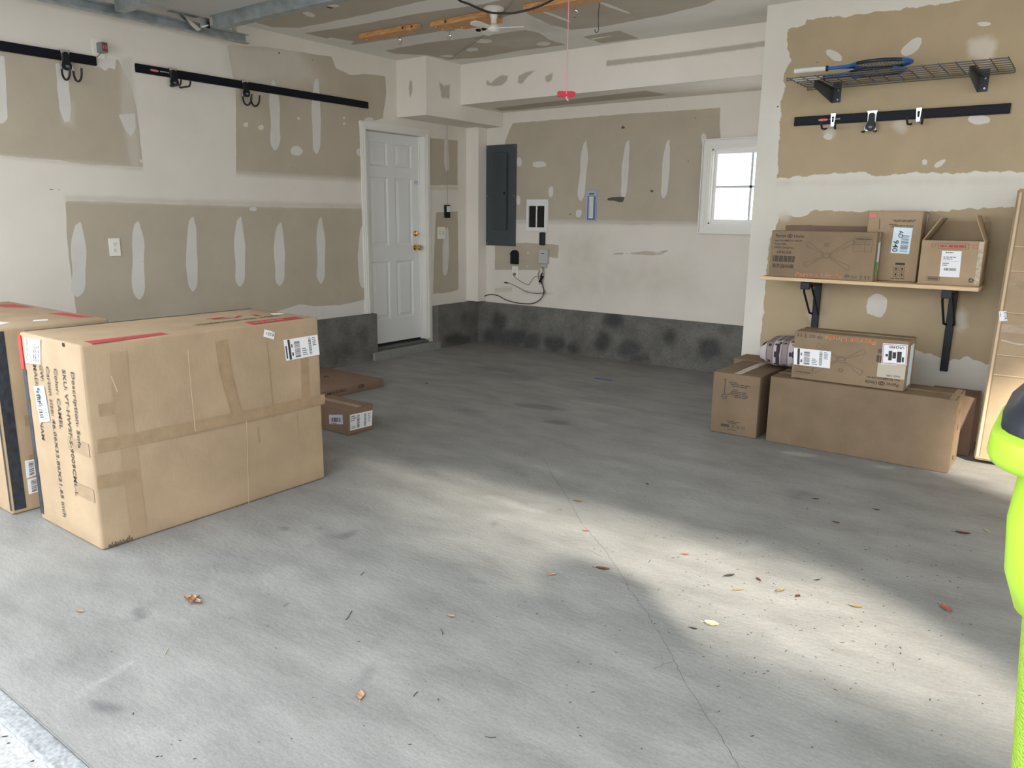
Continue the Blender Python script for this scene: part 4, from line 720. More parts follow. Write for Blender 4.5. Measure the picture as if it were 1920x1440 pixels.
for x, nm in ((-1.523, 'left'), (-.69, 'right')):
    b = empty('shelf_bracket', (x, YS, 2.13), 'dark steel triangular bracket under the %s end of the wire shelf' % nm, 'bracket', 'brackets under the wire shelf')
    MB().box(x-.006, x+.048, YS-.005, YS-.0015, 2.13, 2.262).build('wall_plate', SHB, b)
    MB().prism([(x-.006, YS-.005, 2.13), (x-.006, YS-.005, 2.216), (x-.006, 5.13, 2.216), (x-.006, 5.13, 2.175)], (.004, 0, 0)).box(x-.006, x+.022, 5.13, YS-.03, 2.213, 2.216).build('web', SHB, b)
    for zz in (2.15, 2.205): MB().lathe((x+.030, YS-.005, zz), [(.007, 0), (.006, .003)], 10, (0, -1, 0)).build('screw', CHR, b)
BLUE = mat('racket_blue', (.01, .13, .42), .3); RBK = mat('racket_black', (.015, .02, .035), .35); GRIP = mat('white_grip', (.72, .70, .66), .7, bump=.3, bscale=80); STR = mat('racket_string', (.10, .11, .13), .5)
def racket(hx, hy, z, ang, label):
    t = empty('tennis_racket', (hx, hy, z), label, 'racket', 'blue rackets on the wire shelf'); c_, s_ = math.cos(ang), math.sin(ang)
    W_ = lambda u, v, w_=0: (hx+u*c_-v*s_, hy+u*s_+v*c_, z+w_)
    MB().tube([W_(0, 0), W_(.006, 0), W_(.19, 0)], [.0175, .0165, .0155], 10).build('grip', GRIP, t, smooth=50); MB().tube([W_(.188, 0), W_(.20, 0)], .0175, 10).build('grip_collar', RUB, t, smooth=50)
    hd = [(.50+.165*math.cos(a), .125*math.sin(a)) for a in [math.radians(x) for x in range(-165, 166, 15)]]
    mb = MB(); mb.tube([W_(.20, .0), W_(.27, .006), W_(*hd[-1])], .009, 8).tube([W_(.20, 0), W_(.27, -.006), W_(*hd[0])], .009, 8)
    mb.tube([W_(*p) for p in hd[:3]], .0112, 8).tube([W_(*p) for p in hd[-3:]], .0112, 8); mb.build('throat', BLUE, t, smooth=50)
    MB().tube([W_(*p) for p in hd[8:15]], .0112, 8).build('head_tip', BLUE, t, smooth=50); mb = MB(); mb.tube([W_(*p) for p in hd], .0106, 8); mb.tube([W_(*hd[0]), W_(.325, 0), W_(*hd[-1])], .008, 8); mb.build('head_frame', RBK, t, smooth=50)
    mb = MB()
    for i in range(-6, 7): v = i*.018; h = .158*math.sqrt(max(0, 1-(v/.122)**2)); mb.tube([W_(.50-h, v), W_(.50+h, v)], .0011, 4)
    for i in range(-8, 9): u = i*.018; h = .120*math.sqrt(max(0, 1-(u/.162)**2)); mb.tube([W_(.50+u, -h, .001), W_(.50+u, h, .001)], .0011, 4)
    mb.build('strings', STR, t)
racket(-1.675, 5.20, 2.290, math.radians(4), 'blue and black tennis racket with white grip, nearer the front edge of the wire shelf'); racket(-1.725, 5.36, 2.262, math.radians(-3), 'blue and black tennis racket with white grip, nearer the wall on the wire shelf')
# ================================================================ hanging rails and hooks
def rail_(y_or_x, label, base, logo=None, left=True):
    a, b = y_or_x; t = empty('storage_rail', base, label, 'rail', 'black wall rails'); mb = MB()
    z0, z1 = base[2]-.029, base[2]+.029
    if left: mb.box(XL+.001, XL+.012, a, b, z0+.006, z1-.006).box(XL+.001, XL+.020, a, b, z1-.010, z1, bev=.002).box(XL+.001, XL+.020, a, b, z0, z0+.010, bev=.002).box(XL+.001, XL+.0195, a, b, z0+.008, z1-.008); fr = Frame((XL+.0197, a, z0), (0, 1, 0), (0, 0, 1))
    else: mb.box(a, b, YS-.012, YS-.001, z0+.006, z1-.006).box(a, b, YS-.020, YS-.001, z1-.010, z1, bev=.002).box(a, b, YS-.020, YS-.001, z0, z0+.010, bev=.002).box(a, b, YS-.0195, YS-.001, z0+.008, z1-.008); fr = Frame((a, YS-.0197, z0), (1, 0, 0), (0, 0, 1))
    mb.build('rail', NAVY, t)
    if logo:
        u = logo; mb = MB(); n = 20
        k = [fr.p(u+.032*math.cos(2*math.pi*i/n), .029+.009*math.sin(2*math.pi*i/n), .0012) for i in range(n)]; mb.add(k, [list(range(n))], 0)
        text(mb, fr, 'Rubbermaid', (u-.028, .0255), (u+.028, .0255), .0075, 1, .0018, px=False); text(mb, fr, 'FASTTRACK', (u+.042, .0255), (u+.110, .0255), .0075, 1, .0014, px=False)
        mb.build('logo', [REDB, PAPER], t, recalc=False)
    return t
rail_((1.55, 2.70), 'short black rail on the left wall, ending beside the wall socket', (XL, 2.12, 2.351))
rail_((2.968, 5.122), 'long black rail on the left wall with a red logo near its left end', (XL, 4.0, 2.351), logo=.13)
rail_((-1.759, -.512), 'black rail on the tan wall beneath the wire shelf', (-1.13, YS, 2.026), logo=.19, left=False)
class Loc:      # local frame of a hook: s along the wall, n out of the wall, z up
    def __init__(s, o, S, N): s.o = np.array(o, float); s.S = np.array(S, float); s.N = np.array(N, float)
    def __call__(s, a, n, z): return s.o+s.S*a+s.N*n+np.array([0, 0, z])
def hook(L, kind, label, group='hooks clipped to the black rails'):
    t = empty('utility_hook', tuple(L(0, 0, 0)), label, 'hook', group)
    def poly(pts, n0, n1, mt, nm): MB().prism([L(a, n0, z) for a, z in pts], L.N*(n1-n0)).build(nm, mt, t)
    w_ = .032 if kind != 'slim' else .015
    if kind == 'slim':
        for s_ in (-1, 1): poly([(s_*.016, .036), (s_*.009, .036), (s_*.004, -.04), (s_*.010, -.045)], .021, .026, CHR, 'clip')
        poly([(-.016, .036), (.016, .036), (.013, .016), (-.013, .016)], .0205, .0265, CHR, 'clip_top'); poly([(-.009, -.02), (.009, -.02), (.008, -.055), (-.008, -.055)], .0205, .028, CHR, 'clip_foot')
        for s_ in (-1, 1):
            MB().tube([L(0, .03, -.05), L(s_*.012, .04, -.055), L(s_*.03, .06, -.062)], .0045, 8).build('wire_arm', CHR, t, smooth=50)
            MB().tube([L(s_*.028, .058, -.061), L(s_*.034, .075, -.066), L(s_*.040, .11, -.066), L(s_*.044, .125, -.04), L(s_*.044, .127, -.025)], .0065, 8).build('rubber_prong', RUB, t, smooth=50)
        return
    poly([(-w_, .037), (w_, .037), (w_*.8, .018), (w_*.75, -.035), (w_*1.05, -.062), (w_*1.0, -.085), (-w_*1.0, -.085), (-w_*1.05, -.062), (-w_*.75, -.035), (-w_*.8, .018)], .0205, .025, CHR, 'clip')
    pad = [(-.017, .012), (-.010, .022), (.010, .022), (.017, .012), (.020, -.030), (.030, -.056), (.026, -.078), (.010, -.088), (-.010, -.088), (-.026, -.078), (-.030, -.056), (-.020, -.030)]
    lv = MB().prism([L(a, .0255, z) for a, z in pad], L.N*.0145).build('lever', BLK, t); t_ = t; t = lv; poly([(-.012, -.058), (.012, -.058), (.010, -.072), (-.010, -.072)], .0405, .042, mat('lever_inset', (.18, .18, .19), .4) if 'lever_inset' not in bpy.data.materials else bpy.data.materials['lever_inset'], 'lever_inset'); t = t_
    for s_ in (-1, 1):
        MB().tube([L(s_*.026, .03, -.035), L(s_*.036, .034, -.06), L(s_*.036, .036, -.095)], .004, 8).build('wire_arm', CHR, t, smooth=50)
        if kind == 'curl': pts = [(.036, -.088)]+[(.036+.055*(1-math.cos(a)), -.098-.058*math.sin(a)) for a in [math.radians(x) for x in range(0, 181, 15)]]+[(.150, -.080)]; pts = [(n, z) for n, z in pts]
        elif kind == 'flat': pts = [(.036, -.088), (.05, -.094), (.16, -.094), (.175, -.080), (.180, -.060)]
        else: pts = [(.036, -.088), (.044, -.094), (.09, -.096)]
        MB().tube([L(s_*.036, n, z) for n, z in pts], .0068, 8).build('rubber_prong', RUB, t, smooth=50)
LW = lambda y, z: Loc((XL, y, z), (0, 1, 0), (1, 0, 0)); RW = lambda x, z: Loc((x, YS, z), (1, 0, 0), (0, -1, 0))
hook(LW(2.50, 2.351), 'curl', 'double curled hook on the short rail, left of the wall socket')
hook(LW(3.235, 2.351), 'flat', 'double straight-armed hook near the logo end of the long rail')
hook(LW(3.83, 2.351), 'curl', 'double curled hook on the long rail, right of the straight-armed hook')
hook(RW(-1.505, 2.026), 'slim', 'slim two-pronged hook beside the logo on the rail below the wire shelf'); hook(RW(-1.265, 2.026), 'wide', 'wide hook with a black lever between two slim hooks'); hook(RW(-.995, 2.026), 'slim', 'slim two-pronged hook at the middle of the rail below the wire shelf')
# ================================================================ things on the walls
def plate(L, w_, h, mt, t, name='cover_plate', th_=.006):
    a = L(-w_/2, 0, -h/2); b = L(w_/2, 0, h/2); b = b+L.N*th_; a = a+L.N*.0012
    lo = np.minimum(a, b); hi = np.maximum(a, b); return MB().box(lo[0], hi[0], lo[1], hi[1], lo[2], hi[2], bev=.0018).build(name, mt, t)
def lbox(mb, L, s0, s1, n0, n1, z0, z1, mi=0, bev=0.):
    a, b = L(s0, n0, z0), L(s1, n1, z1); lo, hi = np.minimum(a, b), np.maximum(a, b); return mb.box(lo[0], hi[0], lo[1], hi[1], lo[2], hi[2], mi, bev)
BW = lambda x, z: Loc((x, YB, z), (1, 0, 0), (0, -1, 0)); DKS = mat('slot_dark', (.02, .02, .02), .6)
def outlet(L, label, faces=2, group='wall outlets'):
    t = empty('wall_outlet', tuple(L(0, 0, 0)), label, 'outlet', group); plate(L, .078, .122, PLI, t)
    for k, z in enumerate((.022, -.022)[:faces]):
        r = MB().lathe(L(0, .006, z), [(.0175, 0), (.0170, .002)], 20, L.N).build('receptacle', PLW, t); mb = MB()
        for s_ in (-1, 1): lbox(mb, L, s_*.006-.001, s_*.006+.001, .008, .0088, z-.002, z+.007)
        mb.lathe(L(0, .008, z-.008), [(.0024, 0), (.0024, .0008)], 8, L.N); sl = mb.build('slots', DKS, r)
    return t
outlet(LW(2.708, 1.133), 'white duplex outlet low on the left wall between two filler strips')
L = LW(2.725, 2.435); t = outlet(L, 'ivory outlet high on the left wall beside the short rail', faces=1)
L2 = L; t = empty('timer_plug', tuple(L(0, .01, 0)), 'grey plug-in timer with a red digit display in the high outlet', 'timer'); mb = MB(); lbox(mb, L, -.012, .030, .0095, .075, -.030, .034, bev=.004); mb.build('body', mat('timer_grey', (.16, .17, .18), .4), t)
mb = MB(); lbox(mb, L, -.006, .026, .0755, .0765, -.022, .028); mb.build('display', mat('display_red', (.20, .035, .03), .3), t); mb = MB(); fr = Frame(L(-.006, .0768, -.022), (0, 1, 0), (0, 0, 1)); text(mb, fr, '10', (.004, .014), (.029, .014), .024, 0, .0004, px=False); mb.build('digits', mat('digit_grey', (.45, .30, .28), .4), t, recalc=False)
MB().tube([L(-.004, .05, -.028), L(-.012, .035, -.045), L(-.02, .012, -.06)], .002, 6).build('lead', BLK, t)
# switch, opener control
L = LW(6.115, 1.20); t = empty('light_switch', tuple(L(0, 0, 0)), 'ivory double light switch on the wall right of the door', 'switch'); plate(L, .118, .122, PLI, t)
for s_ in (-.024, .024): mb = MB(); lbox(mb, L, s_-.005, s_+.005, .006, .014, -.003, .013, bev=.001); mb.build('toggle', PLW, t); mb = MB(); lbox(mb, L, s_-.008, s_+.008, .006, .0068, -.016, .018); mb.build('toggle_slot', mat('slot_tan', (.45, .42, .35), .5) if 'slot_tan' not in bpy.data.materials else bpy.data.materials['slot_tan'], t)
L = LW(6.20, 1.42); t = empty('door_opener_button', tuple(L(0, 0, 0)), 'black garage door opener button with white bar right of the door', 'remote'); mb = MB(); lbox(mb, L, -.038, .038, .0015, .022, -.066, .066, bev=.005); mb.build('housing', BLK, t); mb = MB(); lbox(mb, L, -.022, .030, .0223, .028, -.006, .054, bev=.003); mb.build('push_bar', PLW, t)
tag(solo(MB().tube([(XL+.004, 6.215, 1.49), (XL+.004, 6.215, 2.28)], .0022, 6), 'button_wire', mat('wire_beige', (.42, .38, .32), .6), (XL, 6.2, 1.49), 'thin wire running up the wall above the opener button', 'wire'))
# breaker panel
t = empty('breaker_panel', (-5.12, YB, 1.58), 'tall dark grey electrical breaker panel in the corner of the back wall', 'electrical panel'); MB().box(-5.323, -4.930, YB-.016, YB-.0015, 1.068, 2.109, bev=.003).build('panel_cover', GREY, t)
pdr = MB().box(-5.225, -5.043, YB-.034, YB-.017, 1.235, 2.03, bev=.003).build('panel_door', mat('panel_door_grey', (.047, .058, .064), .42), t); MB().box(-5.043, -5.033, YB-.030, YB-.017, 1.245, 2.02).build('door_edge', GREYD, t)
MB().box(-5.072, -5.055, YB-.040, YB-.0342, 1.60, 1.63, bev=.002).build('latch', BLK, pdr)
for x, z in ((-5.305, 2.085), (-4.948, 2.09), (-5.305, 1.59), (-4.948, 1.59), (-5.305, 1.09), (-4.948, 1.09)): MB().lathe((x, YB-.016, z), [(.006, 0), (.004, .003)], 8, (0, -1, 0)).build('screw', CHR, t)
for z in (1.37, 1.63, 1.90): MB().box(-5.2265, -5.2245, YB-.032, YB-.018, z-.012, z+.012).build('hinge', CHR, pdr)
# fan heater
t = empty('wall_heater', (-4.65, YB, 1.39), 'white recessed wall fan heater with dark louvres right of the breaker panel', 'heater'); L = BW(-4.652, 1.39)
mb = MB(); W2 = .134; lbox(mb, L, -W2, W2, .0015, .018, .095, .16, bev=.003); lbox(mb, L, -W2, -.105, .0015, .018, -.16, .095); lbox(mb, L, .092, W2, .0015, .018, -.16, .095); lbox(mb, L, -.105, .092, .0015, .018, -.16, -.122); lbox(mb, L, -.015, -.001, .0015, .016, -.122, .095); mb.build('grille_frame', PLW, t)
mb = MB()
for i in range(16): z = -.116+i*.0135; a, b = L(-.104, .006, z), L(.091, .012, z+.004); mb.prism([L(-.104, .004, z), L(-.104, .013, z+.004), L(-.104, .013, z+.006), L(-.104, .004, z+.002)], (.195, 0, 0))
lbox(mb, L, -.104, .091, .0016, .003, -.121, .094); mb.build('louvres', mat('louvre_dark', (.035, .033, .03), .35, metal=.4), t)
# adapters, modem box, second outlet, thermometer
L = BW(-4.58, 1.155); t = solo(lbox(MB(), L, -.030, .032, .0015, .034, -.066, .066, bev=.012), 'cord_holder', RUB, tuple(L(0, 0, -.066)), 'narrow black plastic holder on the wall directly beneath the white heater', 'holder', smooth=40)
mb = MB(); lbox(mb, L, -.012, .012, .034, .044, -.03, -.02); mb.v = mb.v
L = BW(-4.93, .955); t = empty('wall_adapter', tuple(L(0, 0, -.08)), 'rounded black adapter on the wall beneath the breaker panel', 'adapter'); mb = MB(); n = 16; pr = [L(.044*math.cos(a), .0015, .030+.044*math.sin(a)) for a in [math.pi*i/n for i in range(n+1)]]+[L(-.044, .0015, -.072), L(.044, .0015, -.072)]; mb.prism(pr, L.N*.036); mb.build('body', BLK, t)
MB().lathe(L(-.038, .0015, .035), [(.016, 0), (.016, .03), (.012, .034)], 14, L.N).build('side_knob', RUB, t, smooth=40)
L = BW(-4.933, .797); t = outlet(L, 'white outlet with a grey plug under the black adapter', faces=1)
t = empty('power_plug', tuple(L(0, .012, -.02)), 'grey power plug and cord in the outlet under the black adapter', 'plug'); WG = mat('cord_grey', (.24, .22, .19), .5); mb = MB(); mb.lathe(L(0, .0072, -.022), [(.016, 0), (.016, .014), (.010, .030), (.004, .034)], 12, L.N); mb.build('plug_body', WG, t, smooth=40)
def wpts(px, n): return [at(x, y, 'Y', YB-n) for x, y in px]
def smooth_path(P, k=6):
    P = [np.array(p) for p in P]; o = []
    for i in range(len(P)-1):
        p0, p1, p2, p3 = P[max(i-1, 0)], P[i], P[i+1], P[min(i+2, len(P)-1)]
        for j in range(k): s_ = j/k; o.append(.5*((2*p1)+(-p0+p2)*s_+(2*p0-5*p1+4*p2-p3)*s_*s_+(-p0+3*p1-3*p2+p3)*s_**3))
    o.append(P[-1]); return o
MB().tube(smooth_path(wpts([(962, 516), (968, 522), (978, 529), (990, 534), (994, 530), (1001, 520), (1008, 518)], .03)), .0028, 6).build('cord', WG, t, smooth=60)
L = BW(-4.548, .905); t = empty('junction_box', tuple(L(0, 0, -.07)), 'small grey utility box with cables hanging beneath it on the back wall', 'utility box'); mb = MB(); lbox(mb, L, -.058, .050, .0015, .040, .0, .142, bev=.003); mb.build('housing', mat('utility_grey', (.50, .49, .46), .45), t); mb = MB(); lbox(mb, L, -.03, .012, .0402, .0408, .098, .104); mb.build('slot', DKS, t)
mb = MB(); lbox(mb, L, -.04, .03, .0015, .02, -.045, -.002); mb.build('lower_box', mat('utility_grey_pale', (.46, .46, .41), .5), t)
t = empty('cable_bundle', tuple(L(0, 0, -.3)), 'bundle of black and grey cables with connectors hanging under the utility box', 'cables'); mb = MB()
mb.tube(smooth_path(wpts([(1016, 500), (1018, 508), (1013, 518), (1015, 528), (1011, 533)], .025)), .0045, 6); mb.tube(smooth_path(wpts([(1012, 506), (1009, 515), (1011, 526), (1016, 530)], .02)), .004, 6); mb.tube(smooth_path(wpts([(1019, 500), (1020, 515), (1016, 535), (1022, 545), (1023, 549), (1018, 552)], .022)), .0025, 6); mb.build('grey_leads', WG, t, smooth=60)
mb = MB(); a, b = wpts([(1018, 518), (1011, 529)], .03); mb.tube([a, b], .011, 8); mb.tube(smooth_path(wpts([(1017, 512), (1014, 521), (1016, 532)], .034)), .006, 6); mb.build('black_connector', BLK, t, smooth=50)
CBK = mat('cable_black', (.018, .015, .015), .45)
MB().tube(smooth_path(wpts([(1016, 530), (1019, 540), (1019, 552), (1012, 562), (1000, 568.5), (985, 569.5), (965, 567), (948, 562), (935, 555), (922, 552), (911, 554), (902, 561), (897, 565)], .032)), .0048, 8).build('thick_cable', CBK, t, smooth=60)
MB().tube(smooth_path(wpts([(1022, 545), (1018, 549), (1002, 550), (985, 546), (970, 538), (958, 532), (950, 530)], .014)), .0026, 6).build('thin_cable', CBK, t, smooth=60)
a, b = wpts([(952, 530.5), (946, 529.5)], .014); MB().tube([a, b], .006, 8).build('connector', BLK, t, smooth=50)
L = BW(-4.013, 1.485); t = empty('thermometer', tuple(L(0, 0, -.15)), 'packaged thermometer on a blue card pinned to the back wall', 'thermometer'); mb = MB(); lbox(mb, L, -.060, .060, .0015, .004, -.148, .148); mb.build('card', mat('card_blue', (.12, .20, .36), .4), t)
mb = MB(); lbox(mb, L, -.059, .059, .0042, .0052, .095, .147); lbox(mb, L, -.059, -.045, .0042, .005, -.147, .095); lbox(mb, L, .048, .059, .0042, .005, -.147, .095); lbox(mb, L, -.059, .059, .0042, .0048, -.147, -.135); mb.build('card_border', mat('card_pale', (.42, .46, .55), .4), t)
mb = MB(); lbox(mb, L, -.024, .024, .0045, .012, -.118, .088, bev=.003); mb.build('scale_plate', PLW, t); mb = MB()
for i in range(18): z = -.10+i*.0098; lbox(mb, L, -.019, -.008, .0122, .0126, z, z+.003); lbox(mb, L, .008, .018, .0122, .0126, z, z+.003)
lbox(mb, L, -.03, .03, .0054, .0058, .110, .120); mb.build('scale_marks', INK, t); mb = MB(); mb.tube([L(0, .014, -.1), L(0, .014, .075)], .002, 6); mb.build('glass_tube', mat('tube_silver', (.6, .6, .6), .2), t)
# ================================================================ overhead
mb = MB()       # open sectional door
t = empty('garage_door', (-2.45, 2.2, 2.71), 'open overhead garage door, pale underside with steel struts across', 'garage door')
for i in range(4): mb.box(-5.205, .30, 1.50+i*.535-.0, 1.50+(i+1)*.535-.006, 2.717, 2.757, bev=.003)
del mb; 
for i in range(4): MB().box(-5.205, .30, 1.345+i*.535, 1.345+(i+1)*.535-.006, 2.717, 2.757, bev=.003).build('door_section', mat('door_underside', (.50, .49, .46), .6) if 'door_underside' not in bpy.data.materials else bpy.data.materials['door_underside'], t)
for (y, x_) in ((2.745, -5.27), (3.375, -5.16)):
    mb = MB(); mb.box(x_, .28, y, y+.004, 2.64, 2.715).box(x_, .28, y+.004, y+.062, 2.64, 2.644).box(x_, .28, y+.062, y+.066, 2.64, 2.715).box(x_, .28, y-.022, y, 2.711, 2.715); mb.build('strut', GALV, t)
mb = MB(); mb.prism([(-5.27, 3.17, 2.712), (-5.22, 3.17, 2.712), (-5.22, 3.32, 2.625), (-5.27, 3.32, 2.625)], (0, .004, .004)).box(-5.27, -5.215, 3.10, 3.32, 2.710, 2.714); mb.lathe((-5.30, 3.345, 2.655), [(.022, 0), (.022, .018)], 14, (1, 0, 0)).tube([(-5.30, 3.345, 2.655), (-5.17, 3.345, 2.655)], .006, 8); mb.box(-5.215, -5.205, 3.31, 3.38, 2.64, 2.712); mb.build('roller_bracket', CHR, t)
t = empty('door_track', (-5.32, 2.4, 2.62), 'galvanised steel door track running along the left wall under the ceiling', 'track'); mb = MB(); a, b = .95, 3.77
mb.box(-5.350, -5.347, a, b, 2.622, 2.688).box(-5.347, -5.312, a, b, 2.622, 2.6245).box(-5.347, -5.312, a, b, 2.6855, 2.688).box(-5.3145, -5.312, a, b, 2.6245, 2.632).box(-5.3145, -5.312, a, b, 2.678, 2.6855); mb.build('channel', GALV, t)
mb = MB(); mb.box(-5.353, -5.3505, .95, 3.70, 2.655, 2.70); mb.build('stiffener', GALV, t); mb = MB(); mb.box(-5.356, -5.3535, 3.66, 3.70, 2.66, ZC-.003).box(-5.356, -5.33, 3.66, 3.6625, 2.69, ZC-.003).box(-5.356, -5.33, 3.66, 3.70, ZC-.005, ZC-.0025); mb.build('hanger', mat('hanger_zinc', (.62, .60, .55), .5, metal=.3), t)
# release cord
t = empty('release_cord', (-2.44, 3.735, 2.02), 'red pull handle hanging on a pink cord from the door opener', 'pull cord')
p = at(1062, 176, 'Y', 3.735); zt = ZC-.1; top = at(1066.5, 0, 'Y', 3.735); d_ = (top-p); top2 = p+d_*((zt-p[2])/d_[2])
MB().tube([tuple(p), tuple(top2)], .0028, 6).build('cord', mat('pink_cord', (.68, .28, .28), .7), t)
rr_ = Vector((RT[0], RT[1], 0)).normalized(); mb = MB(); pr = [(-.050, -.012), (-.050, .010), (-.040, .015), (.035, .015), (.050, .008), (.050, -.012), (.02, -.016), (-.03, -.014)]
mb.prism([p+np.array(rr_)*a+np.array([0, 0, z]) for a, z in pr], np.array([-rr_.y, rr_.x, 0])*.016); mb.build('handle', mat('red_plastic', (.52, .012, .03), .4), t)
MB().tube([p+np.array([0, 0, -.014]), p+np.array([.004, 0, -.030]), p+np.array([.014, 0, -.036])], .004, 6).build('knot', mat('pink_knot', (.75, .38, .36), .8), t)
# opener rail at its rear end, above the frame edge
tag(solo(MB().box(-2.47, -2.41, 1.0, 4.32, 2.764, 2.790).box(-2.60, -2.28, 4.16, 4.46, 2.70, 2.790, bev=.01), 'door_opener', BLK, (-2.44, 3.0, 2.764), 'black garage door opener rail and motor under the ceiling', 'door opener'))
# timber blocks, hooks, small fan, cables
def block(name, x0, x1, y0, y1, label, knots=(), h=.038):
    t = empty(name, ((x0+x1)/2, (y0+y1)/2, ZC), label, 'timber', 'timber blocks on the ceiling'); MB().box(x0, x1, y0, y1, ZC-h, ZC-.0015, bev=.002).build('block', WOOD, t)
    for x in knots: MB().lathe((x, y0-.0003, ZC-h*.5), [(.011, 0), (.011, .0006)], 12, (0, -1, 0)).build('knot', KNOT, t)
    MB().lathe((x0+.03, (y0+y1)/2, ZC-h), [(.004, 0), (.0035, .002)], 8, (0, 0, -1)).build('screw', CHR, t)
    return t
block('timber_block', -4.968, -4.455, 4.555, 4.675, 'short orange timber block on the ceiling, nearest the left wall', (-4.475,)); block('timber_block', -4.452, -4.33, 4.565, 4.60, 'small timber offcut at the right end of the left block', (-4.39,))
block('timber_block', -4.225, -3.68, 4.59, 4.66, 'long orange timber strip on the ceiling behind the little white fan', (-4.07,)); block('timber_block', -4.225, -4.08, 4.663, 4.74, 'small timber offcut behind the long strip at its left end'); block('timber_block', -4.06, -3.70, 4.663, 4.80, 'wide timber offcut carrying two black spots beside the fan')
block('timber_block', -3.37, -2.80, 4.60, 4.72, 'orange timber strip on the ceiling right of the little fan')
for k, (x, y) in enumerate(((897, 55), (908, 53))):
    q = at(x, y, 'Z', 2.752); tag(solo(MB().lathe(q, [(.020, 0), (.022, .008), (.016, .014), (.010, .016)], 14, (0, 0, -1)), 'magnet_cup', BLK, tuple(q), 'small black cup under the wide timber offcut, %s one' % ('left' if k == 0 else 'right'), 'cup', 'black cups on the timber', smooth=40))
def eye(px, py, r, label, drop=.05, kind='hook'):
    q = at(px, py, 'Z', ZC-drop); t = empty('ceiling_hook', (q[0], q[1], ZC), label, 'hook', 'metal hooks in the ceiling')
    mb = MB(); mb.tube([(q[0], q[1], ZC-.0015), (q[0], q[1], ZC-drop+r)], .0035, 6); c_ = (q[0], q[1], ZC-drop); a0 = 90; n = 14
    mb.tube([(c_[0]+r*math.cos(math.radians(a0-i*20))*rr_.x, c_[1]+r*math.cos(math.radians(a0-i*20))*rr_.y, c_[2]+r*math.sin(math.radians(a0-i*20))) for i in range(n+1)], .0042, 6); mb.build('hook', CHR, t, smooth=50)
    if kind == 'plate': MB().box(q[0]-.04, q[0]+.04, q[1]-.018, q[1]+.018, ZC-.006, ZC-.0015).build('mounting_plate', GALV, t)
    return t
eye(749, 78, .016, 'chrome screw hook in the ceiling below the left timber block', .06); eye(843, 70, .014, 'metal hook on a small plate in the ceiling beneath the timber strip', .055, 'plate'); eye(1078, 26, .022, 'bright open ring hook in the ceiling right of the red cord', .085)
q = at(1124, 5, 'Z', ZC); q2 = at(1124, 56, 'Y', q[1]); mb = MB(); zt, zb = ZC-.0015, q2[2]; mb.tube([(q[0], q[1], zt), (q[0]-.006, q[1], (zt+zb)/2), (q[0], q[1], zb)]+[(q[0]-.014+.014*math.cos(a), q[1], zb-.014*math.sin(a)) for a in [math.radians(x) for x in range(20, 181, 20)]]+[(q[0]-.028, q[1], zb+.008)], .0026, 6)
tag(solo(mb, 'wire_hook', SHB, (q[0], q[1], zt), 'long thin wire hook hanging from the ceiling beyond the ring hook', 'hook', smooth=50))
# little white fan
fc = at(926, 14, 'Z', ZC); t = empty('ceiling_fan', tuple(fc), 'small white three-bladed ceiling fan', 'fan'); FWH = mat('fan_white', (.80, .76, .68), .35)
MB().lathe(fc-np.array([0, 0, .0015]), [(.070, 0), (.072, .010), (.060, .018), (.030, .024), (.024, .07)], 24, (0, 0, -1)).build('canopy', FWH, t, smooth=40)
MB().lathe(fc-np.array([0, 0, .07]), [(.020, 0), (.020, .035), (.030, .045), (.040, .055), (.042, .075), (.030, .088), (.010, .092)], 20, (0, 0, -1)).build('motor', FWH, t, smooth=40)
for a in (182, 300, 60):
    a = math.radians(a-36.7+0); cz = fc[2]-.135; c_, s_ = math.cos(a), math.sin(a); out = [(.035, -.016), (.06, -.024), (.16, -.033), (.20, -.028), (.215, -.010), (.215, .010), (.20, .026), (.16, .028), (.06, .018), (.035, .013)]
    MB().prism([(fc[0]+u*c_-v*s_, fc[1]+u*s_+v*c_, cz+v*.25) for u, v in out], (0, 0, .005)).build('blade', FWH, t)
P = [at(x, y, 'Z', z) for x, y, z in ((850, -12, 2.70), (862, 1, 2.68), (880, 8, 2.66), (900, 17, 2.64), (920, 23.5, 2.63), (942, 25, 2.63), (962, 24.5, 2.63), (985, 20, 2.64), (1008, 13, 2.66), (1030, 3, 2.68), (1050, -8, 2.70))]
tag(solo(MB().tube(smooth_path(P), .0068, 8), 'hanging_cable', CBK, tuple(P[5]), 'thick black cable sagging in front of the small white fan', 'cable', smooth=60))
P = [at(x, y, 'Z', ZC-.006) for x, y in ((972, -10), (950, 18), (928, 44), (912, 62), (890, 80), (862, 98), (846, 110))]
tag(solo(MB().tube(smooth_path(P), .0028, 6), 'ceiling_cable', mat('cable_dull', (.34, .30, .25), .6), tuple(P[3]), 'thin dull cable stapled across the ceiling from the fan to the soffit', 'cable', smooth=60))
